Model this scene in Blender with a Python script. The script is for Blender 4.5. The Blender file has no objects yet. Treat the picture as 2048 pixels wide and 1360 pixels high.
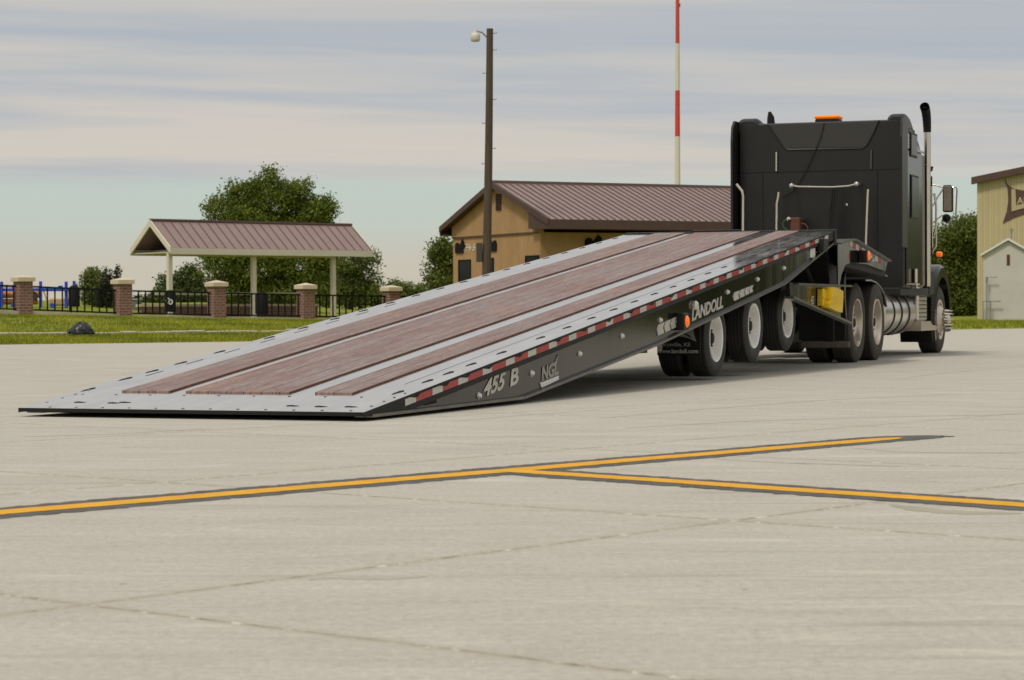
import bpy, math, random
import numpy as np
from mathutils import Vector, Matrix
random.seed(5); rng = np.random.default_rng(5)
R = math.radians
scene = bpy.context.scene

# ------------------------------------------------------------------ camera
FPX, PITCH, ROLL, CAMH = 4622.88, 0.0138994, -0.0044670, 0.7272
cd = bpy.data.cameras.new('camera'); cam = bpy.data.objects.new('camera', cd)
scene.collection.objects.link(cam); scene.camera = cam
cd.sensor_width = 36; cd.lens = FPX / 2048 * 36
cd.clip_start = 0.1; cd.clip_end = 3000
cam.location = (0, 0, CAMH)
cam.rotation_mode = 'QUATERNION'
_m = Matrix.Rotation(math.pi/2 - PITCH, 3, 'X') @ Matrix.Rotation(ROLL, 3, 'Z')
cam.rotation_quaternion = _m.to_quaternion()
cd.dof.use_dof = True; cd.dof.focus_distance = 17.0; cd.dof.aperture_fstop = 9.0

# ------------------------------------------------------------------ sky and sun
SUN_EL, SUN_AZ = 56, 215        # azimuth measured clockwise from +Y (behind the camera, to its left)
w = bpy.data.worlds.new('World'); scene.world = w; w.use_nodes = True
nt = w.node_tree; N = nt.nodes; L = nt.links; N.clear()
def nn(t, **k):
    n = N.new(t)
    for a, b in k.items(): setattr(n, a, b)
    return n
out = nn('ShaderNodeOutputWorld'); bg = nn('ShaderNodeBackground'); bg.inputs[1].default_value = 0.1
sky = nn('ShaderNodeTexSky', sky_type='NISHITA', sun_disc=False); sky.sun_elevation = R(SUN_EL); sky.sun_rotation = R(SUN_AZ)
sky.dust_density = 3.0; sky.air_density = 1.0
tc = nn('ShaderNodeTexCoord'); sep = nn('ShaderNodeSeparateXYZ'); L.new(tc.outputs['Generated'], sep.inputs[0])
def mth(op, a, b=None, c=None):
    n = nn('ShaderNodeMath', operation=op)
    for i, v in enumerate((a, b, c)):
        if v is None: continue
        if isinstance(v, (int, float)): n.inputs[i].default_value = v
        else: L.new(v, n.inputs[i])
    return n.outputs[0]
el = mth('ARCSINE', sep.outputs[2]); az = mth('ARCTAN2', sep.outputs[0], sep.outputs[1])
def cloud(saz, sel, scale, detail, seed, tilt=0.0):
    cb = nn('ShaderNodeCombineXYZ')
    L.new(mth('MULTIPLY', az, saz), cb.inputs[0])
    L.new(mth('MULTIPLY', mth('ADD', el, mth('MULTIPLY', az, tilt)), sel), cb.inputs[1]); cb.inputs[2].default_value = seed
    n = nn('ShaderNodeTexNoise'); n.inputs['Scale'].default_value = scale; n.inputs['Detail'].default_value = detail
    n.inputs['Roughness'].default_value = 0.5; n.inputs['Distortion'].default_value = 0.25
    L.new(cb.outputs[0], n.inputs['Vector']); return n.outputs[0]
def ramp(fac, stops):
    r = nn('ShaderNodeValToRGB'); e = r.color_ramp.elements
    while len(e) < len(stops): e.new(0.5)
    for x, (p, col) in zip(e, stops):
        x.position = p; x.color = (*col, 1) if len(col) == 3 else col
    L.new(fac, r.inputs[0]); return r.outputs[0]
def mix(f, a, b, bt='MIX'):
    n = nn('ShaderNodeMix', data_type='RGBA', blend_type=bt)
    if isinstance(f, (int, float)): n.inputs[0].default_value = f
    else: L.new(f, n.inputs[0])
    for i, v in ((6, a), (7, b)):
        if isinstance(v, tuple): n.inputs[i].default_value = (*v, 1)
        else: L.new(v, n.inputs[i])
    return n.outputs[2]
# thin layered stratus: pale clear strip low down, beige sheets, blue-grey streaks higher
base = ramp(mth('MULTIPLY', el, 8.0), [(0.0, (.62,.555,.455)), (.16, (.60,.565,.47)), (.30, (.56,.615,.545)),
            (.42, (.54,.62,.575)), (.60, (.54,.60,.57)), (1.0, (.52,.54,.56))])
bias = ramp(mth('MULTIPLY', el, 8.0), [(.40, (.68,)*3), (.52, (.66,)*3), (.62, (.48,)*3), (.70, (.60,)*3), (.80, (.40,)*3), (.92, (.36,)*3), (1.0, (.46,)*3)])
band = ramp(mth('ADD', cloud(2.6, 46.0, 1.35, 6, 3.1, 0.02), mth('MULTIPLY', mth('SUBTRACT', bias, 0.5), 0.9)), [(.36, (0,0,0)), (.64, (1,1,1))])
high = ramp(mth('MULTIPLY', mth('ADD', el, mth('MULTIPLY', cloud(5, 20, 1.0, 3, 7.7), 0.012)), 20.0), [(.98/1.0*0.98, (0,0,0)), (1.0, (1,1,1))])
gate = nn('ShaderNodeMapRange', interpolation_type='SMOOTHSTEP'); gate.inputs[1].default_value = 0.050; gate.inputs[2].default_value = 0.062
L.new(mth('ADD', el, mth('MULTIPLY', mth('SUBTRACT', cloud(6, 14, 1.3, 4, 7.7), 0.5), 0.022)), gate.inputs[0])
warm = mix(band, (.365,.435,.535), (.67,.61,.54))
fine = cloud(3.0, 90.0, 2.2, 6, 9.3, 0.03)
warm = mix(mth('MULTIPLY', mth('SUBTRACT', fine, 0.35), 0.95), warm, (.57,.56,.55))
top = nn('ShaderNodeMapRange', interpolation_type='SMOOTHSTEP'); top.inputs[1].default_value = 0.075; top.inputs[2].default_value = 0.15
L.new(el, top.inputs[0])
warm = mix(mth('MULTIPLY', top.outputs[0], 0.55), warm, (.58,.56,.53))
col = mix(mth('MULTIPLY', gate.outputs[0], 0.92), base, warm)
boost = nn('ShaderNodeMapRange'); boost.inputs[1].default_value = 0.2; boost.inputs[2].default_value = 1.3
boost.inputs[3].default_value = 10.0; boost.inputs[4].default_value = 17.5; L.new(el, boost.inputs[0])
sc = nn('ShaderNodeVectorMath', operation='SCALE'); L.new(col, sc.inputs[0]); L.new(boost.outputs[0], sc.inputs['Scale'])
fin = mix(0.93, sky.outputs[0], sc.outputs[0])
L.new(fin, bg.inputs[0]); L.new(bg.outputs[0], out.inputs[0])

sl = bpy.data.lights.new('sun', 'SUN'); sl.energy = 2.1; sl.angle = R(11); sl.color = (1, .93, .82)
sun = bpy.data.objects.new('sun', sl); scene.collection.objects.link(sun)
_d = Vector((math.sin(R(SUN_AZ))*math.cos(R(SUN_EL)), math.cos(R(SUN_AZ))*math.cos(R(SUN_EL)), math.sin(R(SUN_EL))))
sun.rotation_euler = _d.to_track_quat('Z', 'Y').to_euler(); sun.location = (0, -20, 40)
scene.view_settings.view_transform = 'Standard'; scene.view_settings.look = 'None'
scene.view_settings.exposure = 0.0; scene.view_settings.gamma = 1.0

# ------------------------------------------------------------------ survey helpers (photo measurements -> metres)
def ray(px, py):
    X = (px-1024)/FPX; U = -(py-680)/FPX
    x = X*math.cos(ROLL)+U*math.sin(ROLL); up = -X*math.sin(ROLL)+U*math.cos(ROLL)
    return np.array([x, math.cos(PITCH)+up*math.sin(PITCH), -math.sin(PITCH)+up*math.cos(PITCH)])
CO = np.array([0, 0, CAMH])
def at(px, py, Y): r = ray(px, py); return CO + r*Y/r[1]
def gnd(px, py, z=0): r = ray(px, py); return CO + r*(z-CAMH)/r[2]
class Frame:
    def __init__(s, x, y, yaw, z=0):
        s.o = np.array([x, y, z], float); s.yaw = yaw
        s.u = np.array([math.sin(yaw), math.cos(yaw), 0]); s.v = np.array([-math.cos(yaw), math.sin(yaw), 0])
        s.rz = math.pi/2 - yaw
    def side(s, px, py, lat=0):
        r = ray(px, py); t = ((s.o+s.v*lat-CO)@s.v)/(r@s.v); P = CO+r*t; return float((P-s.o)@s.u), float(P[2]-s.o[2])
    def rear(s, px, py, al):
        r = ray(px, py); t = ((s.o+s.u*al-CO)@s.u)/(r@s.u); P = CO+r*t; return float((P-s.o)@s.v), float(P[2]-s.o[2])
    def loc(s, P): d = np.array(P)-s.o; return float(d@s.u), float(d@s.v), float(d[2])

# ------------------------------------------------------------------ materials
def mat(name, col, rough=0.6, metal=0.0, var=0.0, vscale=4.0, bump=0.0, bscale=40.0, stretch=(1,1,1), coat=0.0, emit=None, rvar=0.0, col2=None, ior=1.5, spec=0.5):
    m = bpy.data.materials.new(name); m.use_nodes = True; t = m.node_tree; n = t.nodes; l = t.links
    b = n['Principled BSDF']; b.inputs['Base Color'].default_value = (*col, 1)
    b.inputs['Roughness'].default_value = rough; b.inputs['Metallic'].default_value = metal
    b.inputs['Coat Weight'].default_value = coat; b.inputs['IOR'].default_value = ior; b.inputs['Specular IOR Level'].default_value = spec
    if coat: b.inputs['Coat Roughness'].default_value = 0.06
    if emit: b.inputs['Emission Color'].default_value = (*emit[0], 1); b.inputs['Emission Strength'].default_value = emit[1]
    tcn = n.new('ShaderNodeTexCoord'); mp = n.new('ShaderNodeMapping'); mp.inputs['Scale'].default_value = stretch
    l.new(tcn.outputs['Object'], mp.inputs[0])
    if var or col2:
        no = n.new('ShaderNodeTexNoise'); no.inputs['Scale'].default_value = vscale; no.inputs['Detail'].default_value = 6; no.inputs['Roughness'].default_value = 0.62
        l.new(mp.outputs[0], no.inputs['Vector'])
        cr = n.new('ShaderNodeValToRGB'); e = cr.color_ramp.elements; e[0].position = .3; e[1].position = .7
        c0 = tuple(c*(1-var) for c in col); c1 = col2 if col2 else tuple(min(1, c*(1+var)) for c in col)
        e[0].color = (*c0, 1); e[1].color = (*c1, 1); l.new(no.outputs[0], cr.inputs[0]); l.new(cr.outputs[0], b.inputs['Base Color'])
        if rvar:
            mr = n.new('ShaderNodeMapRange'); mr.inputs[1].default_value = .3; mr.inputs[2].default_value = .7
            mr.inputs[3].default_value = max(0.02, rough-rvar); mr.inputs[4].default_value = rough+rvar
            l.new(no.outputs[0], mr.inputs[0]); l.new(mr.outputs[0], b.inputs['Roughness'])
    if bump:
        nb = n.new('ShaderNodeTexNoise'); nb.inputs['Scale'].default_value = bscale; nb.inputs['Detail'].default_value = 4
        l.new(mp.outputs[0], nb.inputs['Vector'])
        bp = n.new('ShaderNodeBump'); bp.inputs['Strength'].default_value = bump; bp.inputs['Distance'].default_value = 0.02
        l.new(nb.outputs[0], bp.inputs['Height']); l.new(bp.outputs[0], b.inputs['Normal'])
    return m

class NB:   # tiny node builder for the bespoke surfaces
    def __init__(s, name):
        s.m = bpy.data.materials.new(name); s.m.use_nodes = True; s.t = s.m.node_tree; s.n = s.t.nodes; s.l = s.t.links
        s.b = s.n['Principled BSDF']; s.tc = s.n.new('ShaderNodeTexCoord')
    def obj(s, scale=(1,1,1), rot=(0,0,0), loc=(0,0,0)):
        m = s.n.new('ShaderNodeMapping'); m.inputs['Scale'].default_value = scale; m.inputs['Rotation'].default_value = rot; m.inputs['Location'].default_value = loc
        s.l.new(s.tc.outputs['Object'], m.inputs[0]); return m.outputs[0]
    def noise(s, vec, scale, detail=5, rough=.6, dist=0):
        x = s.n.new('ShaderNodeTexNoise'); x.inputs['Scale'].default_value = scale; x.inputs['Detail'].default_value = detail
        x.inputs['Roughness'].default_value = rough; x.inputs['Distortion'].default_value = dist; s.l.new(vec, x.inputs['Vector']); return x.outputs[0]
    def ramp(s, f, stops):
        r = s.n.new('ShaderNodeValToRGB'); e = r.color_ramp.elements
        while len(e) < len(stops): e.new(.5)
        for x, (p, c) in zip(e, stops): x.position = p; x.color = (*c, 1) if isinstance(c, tuple) else (c, c, c, 1)
        s.l.new(f, r.inputs[0]); return r.outputs[0]
    def mix(s, f, a, b, bt='MIX'):
        x = s.n.new('ShaderNodeMix'); x.data_type = 'RGBA'; x.blend_type = bt
        for i, v in ((0, f), (6, a), (7, b)):
            if isinstance(v, tuple): x.inputs[i].default_value = (*v, 1)
            elif isinstance(v, (int, float)): x.inputs[i].default_value = v
            else: s.l.new(v, x.inputs[i])
        return x.outputs[2]
    def math(s, op, a, b=None, c=None):
        x = s.n.new('ShaderNodeMath'); x.operation = op
        for i, v in enumerate((a, b, c)):
            if v is None: continue
            if isinstance(v, (int, float)): x.inputs[i].default_value = v
            else: s.l.new(v, x.inputs[i])
        return x.outputs[0]
    def sep(s, v): x = s.n.new('ShaderNodeSeparateXYZ'); s.l.new(v, x.inputs[0]); return x.outputs
    def bump(s, h, st, dist=.01):
        x = s.n.new('ShaderNodeBump'); x.inputs['Strength'].default_value = st; x.inputs['Distance'].default_value = dist
        s.l.new(h, x.inputs['Height']); s.l.new(x.outputs[0], s.b.inputs['Normal'])
    def set(s, **k):
        for a, v in k.items():
            i = s.b.inputs[a.replace('_', ' ')]
            if isinstance(v, tuple): i.default_value = (*v, 1)
            elif isinstance(v, (int, float)): i.default_value = v
            else: s.l.new(v, i)
        return s.m

def concrete_mat():
    q = NB('concrete'); P = q.obj()
    # slab grid runs at about 50 degrees to the view
    G = q.obj(rot=(0, 0, R(-50))); gx, gy, gz = q.sep(G)
    wob = q.math('MULTIPLY', q.math('SUBTRACT', q.noise(P, 1.7, 3), 0.5), 0.02)
    def joint(c, off, sp):
        d = q.math('ADD', q.math('SUBTRACT', c, off), wob)
        f = q.math('ABSOLUTE', q.math('SUBTRACT', q.math('FRACT', q.math('ADD', q.math('DIVIDE', d, sp), 0.5)), 0.5))
        return q.math('MULTIPLY', f, sp)
    d = q.math('MINIMUM', joint(gy, 4.47, 2.92), joint(gx, 3.68, 2.82))
    streak = q.noise(q.obj(scale=(.8, 1.7, 1), rot=(0, 0, R(-20))), 1.5, 8, .66, .5)
    broad = q.noise(P, .42, 5, .55); tiny = q.noise(P, 38, 4, .6); speck = q.noise(P, 150, 2, .6)
    c = q.ramp(streak, [(.30, (.378,.352,.296)), (.5, (.436,.406,.345)), (.70, (.500,.470,.410))])
    c = q.mix(q.ramp(broad, [(.38, 0.0), (.62, 0.6)]), c, (.435,.415,.350))
    broom = q.noise(q.obj(scale=(1.3, 30, 1), rot=(0, 0, R(-50))), 1.6, 6, .7, .2)
    c = q.mix(.30, c, q.ramp(broom, [(.32, (.33,.305,.25)), (.5, (.44,.41,.345)), (.68, (.58,.55,.47))]))
    c = q.mix(.45, c, q.ramp(tiny, [(.3, .30), (.7, .58)]), 'OVERLAY')
    c = q.mix(.40, c, q.ramp(speck, [(.3, .28), (.7, .62)]), 'OVERLAY')
    pale = q.noise(q.obj(scale=(.7, 3.2, 1), rot=(0, 0, R(-24)), loc=(3, 1, 0)), 1.3, 7, .7, .8)
    c = q.mix(q.ramp(pale, [(.56, 0.0), (.72, .55)]), c, (.57,.55,.47))
    # sealed joint: pale tan line, broken with dark dirt and white crumbs
    brk = q.noise(P, 7, 4, .7); jw = q.math('ADD', 0.002, q.math('MULTIPLY', brk, 0.015))
    jf = q.math('LESS_THAN', d, jw)
    jc = q.ramp(q.noise(P, 18, 3, .7), [(.34, (.12,.10,.07)), (.44, (.27,.235,.175)), (.56, (.31,.275,.21)), (.62, (.66,.64,.58))])
    soft = q.ramp(d, [(0.0, .50), (.055, 0.0)])
    c = q.mix(soft, c, (.33,.285,.215))
    c = q.mix(q.math('MULTIPLY', jf, q.ramp(q.noise(P, 2.3, 3), [(.35, .6), (.6, 1.0)])), c, jc)
    # scuffs of dirt and tyre rubber
    sc = q.noise(q.obj(scale=(.5, 5, 1), rot=(0, 0, R(6))), 1.1, 6, .6, .6)
    c = q.mix(q.ramp(sc, [(.58, 0.0), (.72, .45)]), c, (.235,.215,.18))
    spots = q.noise(P, 11, 2, .5); c = q.mix(q.ramp(spots, [(.765, 0.0), (.80, .8)]), c, (.08,.07,.055))
    q.set(Base_Color=c, Roughness=.86, Specular_IOR_Level=.25)
    q.bump(q.math('ADD', q.math('MULTIPLY', tiny, .5), q.math('MULTIPLY', broom, .5)), .35, .004)
    return q.m

def paint_line_mat(name, c0, c1, worn, bscale=6):
    q = NB(name); P = q.obj()
    a = q.noise(P, bscale, 6, .7); c = q.ramp(a, [(.3, c0), (.7, c1)])
    c = q.mix(q.ramp(q.noise(P, 55, 3, .7), [(.63, 0.0), (.72, worn)]), c, (.40,.37,.31))
    c = q.mix(q.ramp(q.noise(P, 9, 8, .8), [(.60, 0.0), (.70, worn*.7)]), c, (.36,.33,.27))
    return q.set(Base_Color=c, Roughness=.75, Specular_IOR_Level=.3)

def wood_mat():
    q = NB('deck_planks'); P = q.obj(); x, y, z = q.sep(P)
    pl = q.math('FLOOR', q.math('DIVIDE', y, .138)); fr = q.math('FRACT', q.math('DIVIDE', y, .138))
    cb = q.n.new('ShaderNodeCombineXYZ'); q.l.new(q.math('MULTIPLY', x, .45), cb.inputs[0]); q.l.new(q.math('MULTIPLY', y, 9.), cb.inputs[1]); q.l.new(q.math('MULTIPLY', pl, 5.3), cb.inputs[2])
    g = q.noise(cb.outputs[0], 4.0, 9, .78, .3)
    c = q.ramp(g, [(.30, (.060,.034,.029)), (.42, (.145,.085,.072)), (.54, (.225,.148,.128)), (.70, (.32,.245,.22))])
    tone = q.noise(cb.outputs[0], .35, 2, .5)
    c = q.mix(q.ramp(tone, [(.38, 0.0), (.60, .75)]), c, (.185,.098,.080))
    wet = q.noise(q.obj(scale=(.5, 2, 1)), 1.6, 8, .75)
    c = q.mix(q.ramp(wet, [(.44, 0.0), (.62, .75)]), c, (.225,.185,.17))
    org = q.noise(q.obj(scale=(.35, 3, 1), loc=(4, 2, 0)), 1.8, 7, .7)
    c = q.mix(q.ramp(org, [(.54, 0.0), (.68, .6)]), c, (.32,.155,.075))
    dark = q.noise(q.obj(scale=(1.4, 16, 1)), 4.4, 7, .8)
    c = q.mix(q.ramp(dark, [(.56, 0.0), (.68, .85)]), c, (.055,.035,.030))
    chip = q.noise(q.obj(scale=(2, 22, 1)), 5.0, 4, .7)
    c = q.mix(q.ramp(chip, [(.60, 0.0), (.68, .75)]), c, (.50,.44,.40))
    fineg = q.noise(q.obj(scale=(1.5, 40, 1), loc=(1, 7, 0)), 3.0, 6, .8)
    c = q.mix(.8, c, q.ramp(fineg, [(.36, .22), (.5, .5), (.64, .80)]), 'OVERLAY')
    gap = q.math('LESS_THAN', fr, .065); c = q.mix(q.math('MULTIPLY', gap, .9), c, (.05,.03,.022))
    q.set(Base_Color=c, Roughness=.5, Specular_IOR_Level=.3); q.bump(g, .4, .006); return q.m

def brick_mat(name='brick', off=0.0):
    q = NB(name); x, y, z = q.sep(q.obj())
    cb = q.n.new('ShaderNodeCombineXYZ'); q.l.new(q.math('ADD', q.math('ADD', x, y), off), cb.inputs[0]); q.l.new(z, cb.inputs[1])
    b = q.n.new('ShaderNodeTexBrick'); q.l.new(cb.outputs[0], b.inputs['Vector'])
    b.inputs['Color1'].default_value = (.135,.060,.045,1); b.inputs['Color2'].default_value = (.185,.085,.062,1); b.inputs['Mortar'].default_value = (.36,.25,.19,1)
    b.inputs['Scale'].default_value = 1; b.inputs['Brick Width'].default_value = .26; b.inputs['Row Height'].default_value = .105; b.inputs['Mortar Size'].default_value = .013; b.inputs['Bias'].default_value = .1
    c = q.mix(.3, b.outputs[0], q.ramp(q.noise(q.obj(), 9, 4), [(.3, (.09,.05,.04)), (.7, (.30,.18,.14))]))
    return q.set(Base_Color=c, Roughness=.85)

def stucco_mat():
    q = NB('tan_stucco'); P = q.obj()
    a = q.noise(P, 1.1, 5, .6); c = q.ramp(a, [(.3, (.345,.197,.085)), (.7, (.415,.255,.122))])
    v = q.noise(q.obj(scale=(3, 3, .35)), 1.2, 5, .6); c = q.mix(q.ramp(v, [(.55, 0.0), (.75, .5)]), c, (.21,.135,.07))
    return q.set(Base_Color=c, Roughness=.9)

def siding_mat(name, c0, c1, width, axis=0):
    q = NB(name); s = q.sep(q.obj()); f = q.math('FRACT', q.math('DIVIDE', s[axis], width))
    c = q.ramp(f, [(0, c0), (.3, c1), (.42, c1), (.55, c0), (.8, c1), (.95, c0)])
    c = q.mix(q.ramp(q.noise(q.obj(scale=(2, 2, .4)), 1.0, 5), [(.45, 0.0), (.75, .35)]), c, tuple(k*.75 for k in c0))
    return q.set(Base_Color=c, Roughness=.6)

def leaf_mat(name, dark, light, yellow=None):
    q = NB(name); at_ = q.n.new('ShaderNodeAttribute'); at_.attribute_name = 'tint'
    sx = q.sep(at_.outputs['Vector'])
    c = q.ramp(sx[0], [(0.0, dark), (.55, tuple((a+b)/2 for a, b in zip(dark, light))), (1.0, light)])
    if yellow: c = q.mix(q.ramp(sx[1], [(.93, 0.0), (.96, .8)]), c, yellow)
    q.set(Base_Color=c, Roughness=.6, Specular_IOR_Level=.25)
    tr = q.n.new('ShaderNodeBsdfTranslucent'); q.l.new(c, tr.inputs[0]); ms = q.n.new('ShaderNodeMixShader'); ms.inputs[0].default_value = .38
    q.l.new(q.b.outputs[0], ms.inputs[1]); q.l.new(tr.outputs[0], ms.inputs[2]); q.l.new(ms.outputs[0], q.n['Material Output'].inputs[0]); return q.m

def lawn_mat():
    q = NB('lawn'); P = q.obj()
    a = q.noise(q.obj(scale=(1, .35, 1)), 2.6, 7, .7); c = q.ramp(a, [(.3, (.10,.125,.010)), (.55, (.19,.22,.020)), (.75, (.30,.29,.045))])
    c = q.mix(q.ramp(q.noise(P, .5, 4), [(.5, 0.0), (.72, .45)]), c, (.32,.26,.06))
    q.set(Base_Color=c, Roughness=.9, Specular_IOR_Level=.1); q.bump(a, .7, .08); return q.m

M = dict(
    concrete=concrete_mat(), wood=wood_mat(), brick=brick_mat(), stucco=stucco_mat(), lawn=lawn_mat(),
    yellow=paint_line_mat('yellow_paint', (.56,.265,.006), (.70,.36,.010), .6),
    blackline=paint_line_mat('dark_paint', (.050,.047,.041), (.115,.108,.092), .6),
    kerb=mat('kerb_concrete', (.42,.37,.29), .85, var=.15, vscale=3),
    plate=mat('bare_deck_plate', (.76,.72,.665), .13, metal=.96, var=.14, vscale=3.5, rvar=.05, bump=.03, bscale=3, stretch=(.4,2,1)),
    gloss=mat('gloss_black_paint', (.008,.0078,.007), .10, var=.3, vscale=2, bump=.16, bscale=2.2, stretch=(1,1,.15), spec=.45),
    chassis=mat('chassis_black', (.007,.0068,.006), .6, var=.5, vscale=5, spec=.3),
    dirty=mat('dusty_black', (.012,.011,.009), .75, col2=(.028,.024,.018), vscale=3, spec=.3),
    edge=mat('worn_steel_edge', (.16,.155,.14), .28, metal=.75, var=.3, vscale=8),
    cab=mat('cab_black', (.0060,.0055,.0044), .36, var=.15, vscale=3, bump=.03, bscale=2),
    cabside=mat('cab_gloss_side', (.012,.011,.009), .13, bump=.05, bscale=3, spec=.42),
    plast=mat('black_plastic', (.008,.008,.007), .5, spec=.35),
    rubber=mat('tyre_rubber', (.019,.0175,.0155), .7, col2=(.035,.031,.026), vscale=7),
    rubber2=mat('dusty_tyre_rubber', (.036,.031,.025), .85, col2=(.062,.052,.040), vscale=6),
    railm=mat('satin_rail', (.42,.38,.32), .5), discshade=mat('shaded_dirty_disc', (.42,.39,.34), .55, var=.3, vscale=14), rimw=mat('white_rim', (.90,.88,.82), .35, var=.12, vscale=7),
    rima=mat('brushed_alloy', (.60,.52,.42), .30, metal=.75, var=.12, vscale=5),
    chrome=mat('chrome', (.68,.61,.52), .16, metal=1.0, var=.08, vscale=6),
    alu=mat('fuel_tank_metal', (.66,.62,.56), .26, metal=.85, var=.12, vscale=4),
    redt=mat('red_reflective_tape', (.36,.014,.012), .3, var=.25, vscale=14),
    whitet=mat('white_reflective_tape', (.50,.485,.44), .35, var=.2, vscale=30),
    silver=mat('silver_decal', (.52,.50,.44), .35, var=.15, vscale=6, metal=.2),
    silver2=mat('dim_decal', (.27,.26,.23), .4),
    whitedec=mat('white_decal', (.68,.67,.62), .4),
    lamp=mat('clear_marker_lens', (.70,.68,.62), .18, metal=.3),
    amber=mat('amber_lens', (.85,.16,.01), .25, emit=((1,.16,.01), .35)),
    orange=mat('orange_beacon', (.85,.22,.01), .3, emit=((1,.2,.0), .25)),
    yplast=mat('yellow_plastic', (.78,.52,.01), .42, var=.08, vscale=5),
    hole=mat('slot_shade_and_black', (.004,.004,.004), .9),  # black stands in for shade inside slots and holes; also plain black parts
    roof=mat('brown_metal_roof', (.230,.160,.142), .42, var=.07, vscale=1.5),
    roofseam=mat('brown_roof_seam', (.115,.072,.062), .45),
    trim=mat('dark_brown_trim', (.075,.037,.027), .6, var=.15, vscale=3),
    cream=mat('cream_paint', (.60,.55,.44), .6, var=.05, vscale=2),
    cap=mat('cast_stone_cap', (.56,.47,.33), .8, var=.10, vscale=6),
    iron=mat('black_iron', (.005,.005,.005), .7, spec=.2),
    pole=mat('weathered_pole', (.055,.036,.023), .9, col2=(.095,.066,.044), vscale=3, stretch=(6,6,.5), bump=.4, bscale=12),
    glass=mat('window_glass', (.006,.007,.008), .18, spec=.15),
    blue=mat('blue_implement_paint', (.015,.05,.42), .45, var=.1, vscale=3),
    rustor=mat('orange_brown_paint', (.42,.17,.055), .6, var=.2, vscale=3),
    tan=mat('tan_paint', (.50,.36,.19), .7, var=.15, vscale=3),
    hangar=siding_mat('tan_ribbed_siding', (.40,.33,.175), (.49,.415,.235), .30),
    shed=mat('off_white_panel', (.50,.48,.43), .6, var=.06, vscale=1.2),
    shedroof=mat('white_roof_sheet', (.66,.65,.62), .45),
    grey=mat('galvanised_pipe', (.22,.22,.21), .5),
    mastred=mat('mast_red', (.55,.05,.02), .5), mastwhite=mat('mast_white', (.62,.57,.47), .55),
    bark=mat('bark', (.07,.05,.035), .9, var=.3, vscale=8),
    bag=mat('black_plastic_sheet', (.006,.006,.006), .32, bump=.6, bscale=9, var=.3, vscale=5),
    rust=mat('rusty_brown_box', (.10,.032,.016), .8, var=.3, vscale=9),
    rustbar=mat('dirty_rusted_bar', (.085,.070,.052), .85, col2=(.16,.12,.085), vscale=9),
    greenhose=mat('green_hose', (.04,.09,.03), .5), mirror=mat('mirror_glass', (.50,.42,.33), .25, metal=.8),
)
M['leafA'] = leaf_mat('ash_leaves', (.060,.100,.012), (.23,.27,.035), (.40,.24,.02))
M['leafB'] = leaf_mat('dark_leaves', (.038,.060,.014), (.115,.15,.032))
M['leafC'] = leaf_mat('olive_leaves', (.070,.098,.018), (.20,.235,.045), (.30,.22,.03))
M['juniper'] = leaf_mat('juniper_needles', (.022,.032,.012), (.065,.080,.030))
M['blade'] = leaf_mat('grass_blades', (.12,.155,.008), (.36,.36,.025), (.50,.40,.10))

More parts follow.
